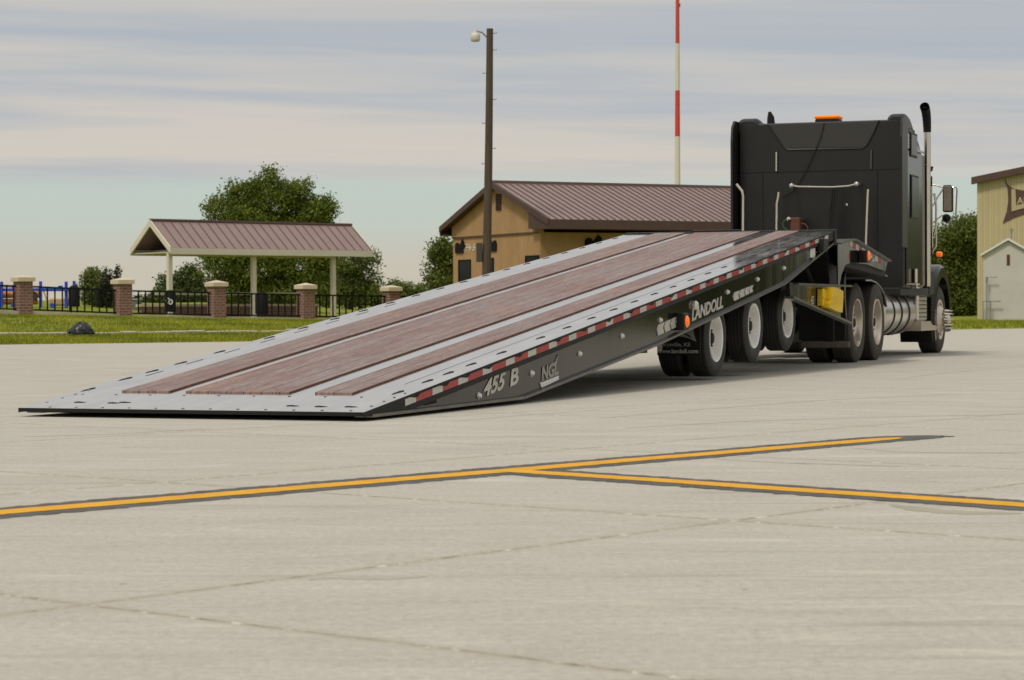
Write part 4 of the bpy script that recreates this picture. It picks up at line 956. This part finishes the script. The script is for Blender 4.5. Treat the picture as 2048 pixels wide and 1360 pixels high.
# lettering and stripes on the girder
def gtext(s, px0, py0, px1, h, m, **k):
    a0, z0 = T.side(px0, py0, .02); a1, _ = T.side(px1, py0, .02)
    base = z0
    k.setdefault('thick', .003)
    wtxt = k.pop('wt')
    return text_mesh(s, 'girder_lettering', m, tr, lambda x, y, z: (a0+x*(a1-a0)/wtxt, .0235-z, base+y+TT*(x*(a1-a0)/wtxt)), size=h, **k)
def text_w(s, h, **k):
    cu = bpy.data.curves.new('measure', 'FONT'); cu.body = s; cu.size = h
    for a, v in k.items(): setattr(cu, a, v)
    o = bpy.data.objects.new('measure', cu); COL.objects.link(o); dg = bpy.context.evaluated_depsgraph_get(); dg.update()
    me = o.evaluated_get(dg).to_mesh(); xs_ = [v.co.x for v in me.vertices]; W = max(xs_)
    bpy.data.objects.remove(o); return W
h455 = .17; gtext('455', 966, 793, 1012, h455, M['silver'], wt=text_w('455', h455, shear=.35, offset=.005), shear=.35, bold=.005)
gtext('B', 1019, 772.5, 1037, h455, M['silver'], wt=text_w('B', h455, shear=.15, offset=.005), shear=.15, bold=.005)
hng = .115
gtext('NGL', 1083, 762, 1117, hng*1.25, M['silver2'], wt=text_w('NGL', hng*1.25, shear=.1, offset=.006), shear=.1, bold=.006)
def sidepoly(pts, name, m, lat=.02, d=.004):
    q = [T.side(px, py, lat) for px, py in pts]; return MB().prism(q, lat+.0, lat+.008-.0005).build(name, m, tr)
sidepoly([(1079.5, 766), (1083, 776), (1117, 760), (1117, 752), (1086, 764.5)], 'logo_bar', M['whitedec'])
sidepoly([(1104, 730), (1111, 723.5), (1116.5, 710), (1113, 726), (1110, 733)], 'logo_bar', M['silver2'])
hl = .16
gtext('LANDOLL', 1384, 645, 1447, hl, M['silver'], wt=text_w('LANDOLL', hl, shear=.2, offset=.006), shear=.2, bold=.006)
def chev(x0, y0, x1, y1, hpx0, hpx1, n, first_w):
    ws = np.array([first_w-.14*i for i in range(n)]); ws = ws/ws.sum(); c = 0
    for i in range(n):
        f0 = c; f1 = c+ws[i]*.82; c += ws[i]
        L_ = lambda f: (x0+(x1-x0)*f, y0+(y1-y0)*f, hpx0+(hpx1-hpx0)*f)
        xa, ya, ha = L_(f0); xb, yb, hb_ = L_(f1); k_ = (x1-x0)*.045
        sidepoly([(xa+k_*.3, ya), (xb+k_*.3, yb), (xb-k_*.0+ -1.5, yb-hb_*.5), (xb+k_*.8, yb-hb_), (xa+k_*.8, ya-ha), (xa-1.5, ya-ha*.5)], 'decal_stripe', M['silver'])
chev(1316, 674, 1363, 652, 22, 20, 4, 1.1); chev(1469, 606, 1508, 587, 17, 13, 4, 1.0)

# running gear
TW = [T.side(1434, 680, .14), T.side(1510, 656, .14), T.side(1577, 638, .14)]
for (a, z) in TW:
    for sgn in (1, -1):
        yo = .14 if sgn > 0 else DW-.14
        make_wheel(tr, a, yo, z, .385, .235, .232, 'dish', sgn); make_wheel(tr, a, yo+sgn*.29, z, .385, .235, .232, 'inner', sgn)
    MB().tube([(a, .3, z), (a, DW-.3, z)], .065, 14).build('axle', M['chassis'], tr)
    MB().bbox(a-.30, a+.30, .78, .90, z+.02, z+.16, .02).build('suspension_arm', M['dirty'], tr); MB().bbox(a-.30, a+.30, DW-.90, DW-.78, z+.02, z+.16, .02).build('suspension_arm', M['dirty'], tr)
sf_ = MB()
for l in (.70, 1.80): sf_.prism([(7.0, .55), (14.2, 1.05), (14.2, .80), (13.0, .78), (7.0, .28)], l, l+.09)
sf_.build('undercarriage_rail', M['chassis'], tr)
MB().prism([(6.9, .30), (7.15, .30), (7.15, .52), (6.9, .50)], .35, DW-.35).build('rear_crossbar', M['chassis'], tr)
MB().prism([(13.9, .75), (14.25, .80), (14.25, 1.42), (13.6, 1.42)], .15, DW-.15).build('neck_crossplate', M['chassis'], tr)
MB().tube([(12.0, .9, .55), (12.9, .9, .62)], .14, 18).build('air_tank', M['dirty'], tr)
MB().bbox(12.2, 13.3, 1.0, 1.6, .42, .72, .04).build('air_tank', M['chassis'], tr)
MB().tube([T.side(1612, 540, .35)[:1]+(.35,)+T.side(1612, 540, .35)[1:], T.side(1626, 572, .35)[:1]+(.35,)+T.side(1626, 572, .35)[1:]], .03, 8).build('undercarriage_strut', M['dirty'], tr)
# lower side plate with its two light edges
pl = [T.side(*p, .04) for p in ((1577, 574), (1592, 573), (1682, 577), (1682, 645), (1583, 603), (1575, 592))]
MB().prism(pl, .04, .055).build('side_plate', M['gloss'], tr)
def rail(p0, p1, lat, w_, name, m):
    a, b = T.side(*p0, lat), T.side(*p1, lat)
    return MB().prism([(a[0], a[1]), (b[0], b[1]), (b[0], b[1]+w_), (a[0], a[1]+w_)], lat-.05, lat+.03).build(name, m, tr)
rail((1590, 575), (1698, 580), .0, .022, 'side_plate_edge', M['edge']); rail((1580, 602), (1697, 655), .0, .026, 'side_plate_edge', M['edge'])
a0, z0 = T.side(1623, 614, .03); a1, z1 = T.side(1636, 590, .03)
MB().prism([T.side(*p, .03) for p in ((1575, 570), (1582, 570), (1582, 600), (1576, 602))], .0, .05).build('hinge_post', M['plast'], tr)
text_mesh('455', 'side_decal', M['silver'], tr, lambda x, y, z: (a0+x*.9, .036-z*.5, z0+y), size=(z1-z0)*.95, bold=.004, sx=.9, thick=.003)
# mud flap with emblem and lettering
fa0 = 8.02; fl = empty('mud_flap', (fa0, 0, 0)); fl.parent = tr
def fr(px, py): a = T.rear(px, py, fa0); return a
(yr, zt_), (yl_, zb_) = fr(1401, 625), fr(1314, 713)
MB().bbox(0, .012, max(yr, .05), yl_, zb_, .60, .004).build('flap_sheet', M['plast'], fl)
def fpoly(pts, name, m, d=.003): return MB().prism([(fr(*p)[0], fr(*p)[1]) for p in pts], -d, -.0006, ax='x').build(name, m, fl)
fpoly([(1315, 684), (1336, 677), (1356, 675), (1376, 679), (1393, 687), (1388, 672), (1386, 655), (1388, 640), (1384, 648), (1350, 660), (1322, 672)], 'emblem', M['silver2'])
fpoly([(1345, 671.5), (1362, 666.5), (1383, 680), (1380, 674), (1362, 669)], 'emblem_mark', M['hole'], .005)
fpoly([(1368, 650), (1371, 650), (1371, 662), (1380, 662), (1380, 665), (1368, 665)], 'emblem_mark', M['hole'], .005)
def ftext(s, px0, px1, py, h, m):
    (y0, z0) = fr(px0, py); (y1, _) = fr(px1, py); W = text_w(s, h); k_ = (y0-y1)/W
    text_mesh(s, 'flap_lettering', m, fl, lambda x, y, z: (-.002-z, y0-x*k_, z0+y), size=h, bold=.0015, thick=.002)
ftext('Marysville, KS', 1315, 1380, 695, .052, M['silver2']); ftext('www.landoll.com', 1315, 1396, 708.5, .056, M['silver'])
fpoly([(1316, 693), (1324.5, 692), (1324.5, 704), (1316, 705)], 'white_label', M['whitedec'], .006)

# gooseneck
nk = [T.side(*p, .03) for p in ((1677, 492), (1690, 488), (1709, 484), (1777, 528), (1772, 549), (1750, 541), (1735, 535), (1703, 531), (1692, 536), (1684, 556), (1680, 577), (1677, 577))]
MB().prism(nk, .03, .045).build('neck_side', M['gloss'], tr); MB().prism(nk, DW-.045, DW-.03).build('neck_side', M['gloss'], tr)
top_ = [T.side(*p, .03) for p in ((1678, 491), (1690, 487), (1709, 483.5), (1778, 527))]
nd = MB()
for p, q in zip(top_[:-1], top_[1:]): nd.prism([p, q, (q[0], q[1]-.02), (p[0], p[1]-.02)], -.01, DW+.01)
nd.build('neck_top', M['edge'], tr)
nb_ = MB(); zc = top_[2]
nb_.prism([(top_[1][0], zc[1]-.06), (zc[0], zc[1]-.06), (top_[3][0]-.05, top_[3][1]-.06), (top_[3][0]-.05, top_[3][1]-.22), (top_[1][0], zc[1]-.34)], .06, DW-.06); nb_.build('neck_beam', M['chassis'], tr)
def ntape(p0, p1, reds):
    a, b = T.side(*p0, .02), T.side(*p1, .02); n = len(reds); t = MB()
    for i in range(n):
        f0, f1 = i/n, (i+1)/n-.01; t.cur = 0 if reds[i] else 1
        q = lambda f: (a[0]+(b[0]-a[0])*f, a[1]+(b[1]-a[1])*f)
        u, v = q(f0), q(f1); t.prism([(u[0], u[1]-.035), (v[0], v[1]-.035), (v[0], v[1]+.035), (u[0], u[1]+.035)], .0255, .0295)
    t.build('reflective_tape', [M['redt'], M['whitet']], tr)
ntape((1702, 491), (1733, 511), [0, 1, 0, 1, 0]); ntape((1752, 522), (1765, 530), [0, 1])
a, z = T.side(1738, 518, -.08); MB().bbox(a-.08, a+.10, -.08, .029, z-.085, z+.07, .01).build('lamp_bracket', M['plast'], tr); MB().lathe([(0, -.022), (.045, -.018), (.062, -.004), (.062, .0)], c=(a+.012, -.08, z), seg=24).build('amber_lamp', M['amber'], tr)
for p in ((1742, 520), (1747, 527)): 
    a, z = T.side(*p, .02); MB().lathe([(0, -.02), (.02, -.015), (.024, .008)], c=(a, .02, z), seg=12).build('marker_lamp', M['lamp'], tr)

# yellow wheel chocks clipped to the lower side plate
def chock(pts, lat, dep, label):
    q = [T.side(px, py, lat) for px, py in pts]; cx = sum(p[0] for p in q)/len(q); zb = min(p[1] for p in q)
    L_ = T.o+T.u*cx+T.v*lat; r = empty('wheel_chock', (float(L_[0]), float(L_[1]), zb), T.rz); tag(r, label, 'wheel chock')
    b_ = MB(); b_.prism([(p[0]-cx, p[1]-zb) for p in q], -dep, 0); b_.build('chock_body', M['yplast'], r)
    zs_ = [p[1]-zb for p in q]; H_ = max(zs_); rb = MB()
    xs_ = [p[0]-cx for p in q]
    for f in ((.42, .62) if dep > .08 else (.5,)): rb.box(min(xs_)*.8, max(xs_)*.8, -dep-.012, -dep-.0005, H_*f-.008, H_*f+.008)
    rb.build('grip_rib', M['yplast'], r)
chock([(1649, 580), (1656, 580.5), (1671, 588), (1671, 600), (1669, 631), (1660, 629), (1643, 621), (1643, 612), (1648, 606)], .0, .10, 'large yellow wheel chock clipped to the black side plate ahead of the trailer wheels')
chock([(1636, 583), (1640, 583), (1645, 590), (1643.5, 600), (1642, 618), (1635, 617)], .03, .06, 'narrow yellow chock, partly hidden behind the large yellow one')

# ================================================================== TRACTOR UNIT
K = Frame(4.49196, 29.98874, .3497); tk = empty('semi_truck', tuple(K.o), K.rz)
tag(tk, 'black sleeper-cab semi truck with chrome stacks coupled to the tilted trailer', 'truck')
KW = 2.49
for a in (0, 1.32):
    for sgn in (1, -1):
        yo = 0 if sgn > 0 else KW
        make_wheel(tk, a, yo, .515, .515, .28, .305, 'dish', sgn, 'rubber2'); make_wheel(tk, a, yo+sgn*.34, .515, .515, .28, .305, 'inner', sgn, 'rubber2')
    MB().tube([(a, .3, .515), (a, KW-.3, .515)], .09, 16).build('axle', M['dirty'], tk)
    MB().lathe([(0, -.22), (.14, -.2), (.2, -.05), (.2, .05), (.14, .2), (0, .22)], c=(a, KW/2, .52), axis='x', seg=20).build('differential', M['dirty'], tk)
for sgn in (1, -1):
    make_wheel(tk, 6.36, 0 if sgn > 0 else KW, .515, .515, .30, .305, 'steer', sgn, 'rubber2')
MB().tube([(6.36, .2, .5), (6.36, KW-.2, .5)], .07, 12).build('front_axle', M['dirty'], tk)
for l in (.80, 1.62): MB().box(-1.0, 7.6, l, l+.07, .72, .98).build('chassis_rail', M['chassis'], tk)
fw = MB(); fw.lathe([(0, -.03), (.42, -.03), (.45, 0), (.42, .05), (0, .05)], c=(.66, KW/2, 1.12), axis='z', seg=30); fw.build('fifth_wheel', M['chassis'], tk)
# rear cross bar hanging low behind the drive wheels
(y0, z0), (y1, z1) = K.rear(1699, 702, -.95), K.rear(1603, 688, -.95)
MB().bbox(-.98, -.90, y0, y1, z0, z1, .015).build('rear_bar', M['rustbar'], tk); MB().box(-.97, -.92, y0+.2, y0+.3, z1, .75).build('bar_bracket', M['chassis'], tk)
for sgn in (1,): MB().box(-.72, -.70, .02, .62, .30, 1.02).build('mud_flap', M['plast'], tk)
MB().box(-.72, -.70, KW-.62, KW-.02, .30, 1.02).build('mud_flap', M['plast'], tk)
def fender(pts, l0, l1, name='fender', lat=0, th=.014, m='plast', bead=True):
    q = [K.side(px, py, lat) for px, py in pts]; f = MB(); 
    for (p, r) in zip(q[:-1], q[1:]):
        d = np.array([r[0]-p[0], r[1]-p[1]]); d /= np.linalg.norm(d); n_ = np.array([-d[1], d[0]])*th
        f.prism([p, r, (r[0]+n_[0], r[1]+n_[1]), (p[0]+n_[0], p[1]+n_[1])], l0, l1)
    o = f.build(name, M[m], tk)
    if bead: MB().tube([(p[0], l0, p[1]) for p in q], .014, 8).build('fender_bead', M['edge'], o)
    return o
fender([(1693, 650), (1690, 600), (1690, 560), (1693, 538), (1700, 530), (1712, 528), (1728, 532), (1750, 544), (1775, 559)], .0, .62)
fender([(1734, 567), (1745, 567), (1755, 571), (1764, 580), (1771, 593), (1774, 606), (1776, 620)], .02, .60, m='plast')
for l0 in (KW-.62,):
    f = MB()
    for c in (0, 1.32):
        n = 14
        for i in range(n):
            t0, t1 = math.pi*(.05+.9*i/n), math.pi*(.05+.9*(i+1)/n); r0, r1 = .60, .615
            f.prism([(c+r0*math.cos(t0), .515+r0*math.sin(t0)), (c+r0*math.cos(t1), .515+r0*math.sin(t1)), (c+r1*math.cos(t1), .515+r1*math.sin(t1)), (c+r1*math.cos(t0), .515+r1*math.sin(t0))], l0, KW-.02)
    f.build('fender', M['plast'], tk)
MB().bbox(1.95, 2.72, .35, 2.1, .98, 1.06, .02).build('deck_step', M['dirty'], tk)
# sleeper: lofted shell with rounded roof corners
def section(al, l0, l1, z0, z1, r, rb=.03, n=6):
    pts = [(l0+rb, z0), (l1-rb, z0), (l1, z0+rb)]
    for i in range(n+1): t = math.pi/2*i/n; pts.append((l1-r+r*math.cos(t), z1-r+r*math.sin(t)))
    for i in range(n+1): t = math.pi/2+math.pi/2*i/n; pts.append((l0+r+r*math.cos(t), z1-r+r*math.sin(t)))
    pts.append((l0, z0+rb)); return [(al, p[0], p[1]) for p in pts]
def loft(secs, name, m, parent, caps=True):
    b = MB(); n = len(secs[0]); vs = [p for s in secs for p in s]; fs = []
    for j in range(len(secs)-1):
        for i in range(n): fs.append((j*n+i, j*n+(i+1) % n, (j+1)*n+(i+1) % n, (j+1)*n+i))
    b.add(vs, fs, True)
    if caps: b.add(secs[0], [tuple(range(n))]); b.add(secs[-1], [tuple(range(n))])
    return b.build(name, m, parent)
SA = 2.75; SF1 = 4.32; SL0, SL1 = K.rear(1811, 400, SA)[0], K.rear(1480, 400, SA)[0]
zb = K.rear(1800, 582, SA)[1]; zt = K.rear(1660, 250, SA)[1]
loft([section(SA, SL0+.02, SL1-.02, zb, zt-.01, .10), section(SA+.03, SL0, SL1, zb, zt+.01, .12), section(3.4, SL0-.01, SL1+.01, zb, zt+.05, .20), section(3.9, SL0-.01, SL1+.01, zb, zt+.0, .34), section(SF1, SL0, SL1, zb, zt-.16, .42)], 'sleeper_shell', M['cab'], tk)
# gloss side skin panels (right-hand side seen from behind)
for l0_, l1_ in ((SL0-.018, SL0-.011), (SL1+.011, SL1+.018)): MB().bbox(SA+.06, SF1-.02, l0_, l1_, zb+.04, 2.93, .002).build('side_skin', M['cabside'], tk)
up_ = MB(); up_.prism([(2.86, 2.96), (4.28, 2.96), (4.28, 2.99), (3.9, zt-.36), (3.4, zt-.22), (2.86, zt-.16)], SL0-.019, SL0-.009); up_.build('roof_side_panel', mat('sky_sheen_roof_panel', (.10,.095,.09), .25, coat=.6), tk)  # lighter grey base paints the sky's reflection on the black upper side
def sidewin(p0, p1, name, lat, mm='glass'):
    a0, z0 = K.side(*p0, lat); a1, z1 = K.side(*p1, lat); b = MB(); b.bbox(a0-.03, a1+.03, lat-.012, lat-.001, z0-.03, z1+.03, .004); f = b.build(name, M['plast'], tk)
    MB().bbox(a0, a1, lat-.018, lat-.0125, z0, z1, .002).build('pane', M[mm], f)
sidewin((1824, 316), (1836, 280), 'window', SL0-.019); sidewin((1824, 440), (1838, 364), 'window', SL0-.019)
# side extenders and roof-corner fairings
def ext(l0, l1):
    z1 = K.rear(1795, 237, 2.45)[1]
    prof = [(2.42, 1.55), (2.80, 1.55), (2.86, z1-.05), (2.80, z1), (2.58, z1+.0), (2.46, z1-.10), (2.42, z1-.30)]
    return MB().prism(prof, l0, l1).build('side_extender', M['cab'], tk)
ext(SL0-.035, SL0-.002); ext(SL1+.002, SL1+.035)
def ear(l0, l1, side):
    s = []; 
    for al, dz, dl in ((2.755, -.035, .03), (2.79, .0, .01), (2.90, .02, 0), (3.2, .0, .02), (3.7, -.14, .05)):
        zt_e = zt+.08+dz; s.append(section(al, l0+dl, l1-dl, zt-.12, zt_e, .08))
    loft(s, 'roof_corner_fairing', M['cab'], tk)
le = K.rear(1772, 240, 2.6)[0]; re_ = K.rear(1516, 240, 2.6)[0]
ear(SL0-.03, le, 1); ear(re_, SL1+.03, -1)
# raised lip of the sloped roof panel on the back wall
def rp(px, py, al=SA-.01): l, z = K.rear(px, py, al); return (al, l, z)
lip = MB(); lip.tube([rp(1540, 254), rp(1562, 285), rp(1572, 300), rp(1580, 304), rp(1728, 303), rp(1738, 296), rp(1752, 270), rp(1762, 247)], .012, 8); lip.build('rear_panel_lip', M['cab'], tk)
q = [K.rear(*p, SA) for p in ((1543, 254), (1574, 301), (1734, 301), (1762, 249))]
MB().prism(q, SA-.012, SA-.002, ax='x').build('rear_panel', mat('rear_roof_panel', (.026,.024,.021), .45), tk)
pv = MB()
for py in (345,): 
    l0, z0 = K.rear(1806, py, SA); l1, _ = K.rear(1484, py, SA); pv.box(SA-.006, SA-.001, l0, l1, z0-.006, z0+.006)
for px in (1528, 1757):
    l0, z0 = K.rear(px, 470, SA); _, z1 = K.rear(px, 347, SA); pv.box(SA-.006, SA-.001, l0-.006, l0+.006, z0-.3, z1)
pv.build('panel_seam', M['hole'], tk)
def grab(pts, al, name='grab_rail', r=.020, m='chrome'):
    return MB().tube([(a_, *K.rear(px, py, al)) for (px, py), a_ in zip(pts, [al]*len(pts))], r, 10).build(name, M[m], tk)
grab([(1476, 372), (1487, 386), (1489, 396), (1488, 470), (1488, 520)], 2.35)
grab([(1560, 389), (1559, 398), (1556, 412), (1555, 470), (1554, 540)], 2.45)
grab([(1739, 385), (1738, 398), (1736, 440), (1734, 483), (1733, 540)], 2.45)
grab([(1556, 309), (1555.5, 347)], SA-.03, 'marker_strip', .014, 'alu'); grab([(1746, 306), (1745, 344)], SA-.03, 'marker_strip', .010, 'edge')
grab([(1586, 376), (1600, 378.5), (1668, 380), (1700, 378), (1716, 374)], 2.5, 'hose_rail', .012, 'railm')
for p in ((1586, 376), (1716, 374)): l, z = K.rear(*p, 2.5); MB().lathe([(0, -.03), (.03, -.02), (.03, .2), (0, .2)], c=(2.5, l, z), axis='x', seg=12).build('rail_mount', M['alu'], tk)
for d in (0, 5, 10): grab([(1668+d, 381), (1665+d*.8, 410), (1662+d*.7, 440), (1660+d*.6, 475)], 2.42-.01*d, 'air_hose', .014, 'plast')
grab([(1652, 251), (1645, 280), (1632, 310), (1618, 340), (1603, 368), (1588, 388), (1566, 398)], SA-.03, 'antenna_cable', .006, 'plast')
(l0, z0), (l1, z1) = K.rear(1602, 470, 2.4), K.rear(1582, 440, 2.4); MB().bbox(2.4, 2.6, l0, l1, z0-.2, z1, .015).build('junction_box', M['rust'], tk)
for s_, mm in (((1580, 446), 'greenhose'), ((1605, 455), 'rust')):
    sg = -1 if s_[0] < 1590 else 1
    grab([(s_[0], s_[1]-3), (s_[0]+sg*8, s_[1]-1), (s_[0]+sg*13, s_[1]+6), (s_[0]+sg*11, s_[1]+14), (s_[0]+sg*2, s_[1]+20)], 2.4, 'air_hose', .010, mm)
l, z = K.rear(1580, 443, 2.4); MB().lathe([(0, -.03), (.03, -.02), (.03, .06), (0, .06)], c=(2.4, l, z), axis='x', seg=10).build('hose_coupling', M['chrome'], tk)
l, z = K.rear(1696, 416, SA); MB().lathe([(0, -.02), (.02, -.01), (.025, 0)], c=(SA, l, z), axis='x', seg=10).build('wall_light', M['chrome'], tk)
rw = MB()
for px in np.arange(1492, 1806, 14.5):
    for py in (349.5,):
        l_, z_ = K.rear(px, py, SA); rw.lathe([(0, -.004), (.007, -.002), (.009, 0)], c=(SA-.001, l_, z_), axis='x', seg=6)
for py in np.arange(360, 470, 13.0):
    for px in (1524.5, 1760.5):
        l_, z_ = K.rear(px, py, SA); rw.lathe([(0, -.004), (.007, -.002), (.009, 0)], c=(SA-.001, l_, z_), axis='x', seg=6)
rw.build('rivet', M['cab'], tk)
# beacon bar on the roof
(l0, z0), (l1, z1) = K.rear(1684, 246, 3.0), K.rear(1634, 237, 3.0)
MB().bbox(2.95, 3.2, l0+.01, l1-.01, zt, z0+.02, .01).build('beacon_base', M['plast'], tk); MB().bbox(2.93, 3.22, l0, l1, z0+.021, z1, .02).build('beacon', M['orange'], tk)
# exhaust stacks
def stack(al, pxb, pyb, pxt, pyt, pbend):
    lb_, zb_ = K.rear(pxb, pyb, al); lt, zt2_ = K.rear(pxt, pyt, al); zbend = K.rear(pxb, pbend, al)[1]
    MB().tube([(al, lb_, zb_), (al, lb_, zbend)], .050, 20).build('exhaust_stack', M['chrome'], tk)
    o = MB(); n = 7; P_ = [(al, lb_, zbend-.0)]; rs = [.055]
    H_ = zt2_-zbend-.06
    for i in range(1, n+1): t = i/n; P_.append((al-.16*t*t*1.4, lb_, zbend+H_*(.35*t+.65*math.sin(t*math.pi/2)))); rs.append(.057+.014*t)
    o.tube(P_, rs, 20, cap=False); o.lathe([(0, .012), (.064, .0)], c=(P_[-1][0]+.02, P_[-1][1], P_[-1][2]-.02), axis='z', seg=16); o.build('stack_elbow', M['hole'], tk); return lb_, zb_
sl_l, sl_z = stack(4.45, 1856, 580, 1856, 215, 272)
(l2, z2) = K.rear(1546, 240, 5.0)
o = MB(); o.tube([(5.0, l2, zt-.6), (5.0, l2, zt+.18), (4.98, l2, zt+.28), (4.95, l2+.01, K.rear(1544, 229, 5.0)[1])], [.062, .062, .055, .022], 16); o.build('exhaust_stack', M['hole'], tk)
(la, za), (lb2, zb2) = K.rear(1848.5, 578, 4.40), K.rear(1842, 347, 4.40); MB().bbox(4.38, 4.44, la, lb2, za, zb2, .01).build('heat_shield', M['plast'], tk)
ll, zz_ = K.rear(1866, 360, 5.2); MB().tube([(5.2, ll, zz_-1.2), (5.2, ll, zz_)], .012, 6).build('antenna_mast', M['plast'], tk); MB().lathe([(0, .04), (.03, .03), (.012, -.04), (0, -.04)], c=(5.2, ll, K.rear(1864, 345, 5.2)[1]), axis='z', seg=10).build('antenna_tip', M['plast'], tk)
# loop handles beside the sleeper and the cab door
def loop(x0, x1, yt, yb, al, r=.016, m='chrome', name='grab_handle'):
    pts = [(x0, yb-8), (x0+1, yb-30), (x0, (yt+yb)/2), (x0, yt+18), (x0+(x1-x0)*.25, yt+4), ((x0+x1)/2+1, yt), (x1-2, yt+8), (x1, yt+22), (x1, (yt+yb)/2), (x1-1, yb-14), (x1-(x1-x0)*.35, yb)]
    MB().tube([(al, *K.rear(px, py, al)) for px, py in pts], r, 8).build(name, M[m], tk)
loop(1811, 1830, 392, 500, 3.6, .018); loop(1862, 1874, 395, 478, 5.3, .012)
MB().tube([(4.6, *K.rear(1866, 380, 4.6)), (4.6, *K.rear(1867, 500, 4.6))], .0100, 6).build('door_rail', M['chrome'], tk)
# cab, hood, front fenders
loft([section(4.36, .10, 2.33-.10, 1.0, 3.00, .30), section(5.3, .18, 2.31-.16, 1.0, 2.95, .30), section(6.0, .22, 2.27-.16, 1.0, 2.55, .25), section(6.3, .28, 2.2-.16, 1.0, 1.95, .2)], 'cab_shell', M['cabside'], tk)
loft([section(6.28, .30, 2.2, .75, 1.80, .25), section(7.0, .42, 2.08, .7, 1.68, .25), section(7.7, .55, 1.95, .65, 1.45, .25)], 'hood', M['cabside'], tk)
for (l0, l1) in ((-.03, .50), (KW-.50, KW+.03)):
    f = []; n = 18
    for i in range(n+1):
        t = math.pi*(-.14+1.22*i/n); c, s = math.cos(t), math.sin(t); ro = .86 if s > .2 else .80; ri = .66
        lo_, hi_ = (l0, l1)
        f.append([(6.40-ri*c, lo_, .515+ri*s), (6.40-(ro-.05)*c, lo_, .515+(ro-.05)*s), (6.40-ro*c, lo_+.05, .515+ro*s), (6.40-ro*c, hi_, .515+ro*s), (6.40-ri*c, hi_, .515+ri*s)])
    loft(f, 'front_fender', M['cabside'], tk)
MB().bbox(5.2, 5.72, -.02, .42, .86, 1.30, .05).build('cab_step_panel', M['plast'], tk)
# fuel tank, straps, step box
ft = MB(); ft.lathe([(0, 0), (.24, .01), (.30, .05), (.315, .12), (.315, 2.3), (.30, 2.37), (.24, 2.41), (0, 2.42)], c=(1.95, .325, .63), axis='x', seg=40); ft.build('fuel_tank', M['alu'], tk)
for x in (2.55, 3.12, 3.72): MB().lathe([(.316, 0), (.326, 0), (.326, .06), (.316, .06)], c=(x, .325, .63), axis='x', seg=40, close=True).build('tank_strap', M['dirty'], tk)
MB().lathe([(0, .06), (.05, .055), (.05, 0), (.0, 0)], c=(3.2, .22, .92), axis='z', seg=14).build('tank_cap', M['chrome'], tk)
MB().lathe([(0, 0), (.24, .01), (.30, .05), (.315, .12), (.315, 2.3), (.30, 2.37), (.24, 2.41), (0, 2.42)], c=(1.95, KW-.325, .63), axis='x', seg=30).build('fuel_tank', M['alu'], tk)
sb = MB(); sb.bbox(4.42, 5.15, .0, .55, .50, .93, .03); sbo = sb.build('step_box', M['alu'], tk)
gr_ = MB()
for z in (.56, .62, .68, .74, .80, .86): gr_.box(4.46, 5.11, -.008, -.001, z, z+.012)
for l in np.arange(.06, .5, .085): gr_.box(4.412, 4.419, l, l+.010, .54, .89)
for z in (.60, .68, .76, .84): gr_.box(4.405, 4.411, .05, .5, z, z+.010)
gr_.build('step_tread', M['dirty'], sbo)
st = MB(); st.prism([(4.4, .36), (5.75, .36), (5.78, .42), (5.4, .44), (5.2, .50), (4.4, .50)], -.04, .5); st.build('lower_step', M['rima'], tk)
MB().box(2.0, 5.0, .5, .8, .30, .40).build('tank_bracket', M['chassis'], tk)
MB().bbox(2.72, 5.0, SL0+.05, SL0+.35, .88, zb-.002, .01).build('sill', M['plast'], tk)
a, z = K.side(1825, 570, SL0); MB().tube([(a, SL0-.05, z+.18), (a, SL0-.05, z-.02)], .035, 10).build('air_cleaner_pipe', M['chrome'], tk); MB().bbox(a-.12, a+.12, SL0-.10, SL0, z-.10, z-.03, .015).build('pipe_bracket', M['chrome'], tk)
# mirrors on their arms
mal = 5.9
def mr(px, py): return K.rear(px, py, mal)
(l0, z0), (l1, z1) = mr(1908, 432), mr(1888, 378)
mo = MB().bbox(mal-.02, mal+.07, l0, l1, z0, z1, .02).build('mirror', M['plast'], tk); MB().bbox(mal-.026, mal-.0205, l0+.02, l1-.02, z0+.02, z1-.02, .002).build('mirror_glass', M['mirror'], mo)
cl, cz = mr(1895, 444.5); mo = MB().lathe([(0, .06), (.05, .05), (.068, .0), (.062, -.012), (0, -.005)], c=(mal, cl, cz), axis='x', seg=24).build('convex_mirror', M['plast'], tk)
MB().lathe([(0, -.020), (.04, -.014), (.055, -.006)], c=(mal, cl, cz), axis='x', seg=20).build('mirror_glass', M['glass'], mo)
for pts in ([(1858, 376), (1870, 377), (1889, 382)], [(1868, 420), (1878, 402), (1889, 385)], [(1863, 458), (1872, 450), (1884, 440), (1893, 437)], [(1908, 382), (1915, 382), (1917, 388), (1914, 438)], [(1872, 394), (1875, 410), (1874, 500), (1864, 514)]):
    MB().tube([(mal, *mr(*p)) for p in pts], .012, 8).build('mirror_arm', M['chrome'], tk)
(l, z) = K.rear(1863.5, 496, 5.6); MB().bbox(5.55, 5.62, l-.03, l+.03, z-.08, z+.08, .015).build('amber_lamp', M['amber'], tk)
(l, z) = K.rear(1880, 516, 6.3); MB().bbox(6.25, 6.36, l-.045, l+.045, z-.04, z+.04, .02).build('amber_lamp', M['amber'], tk)
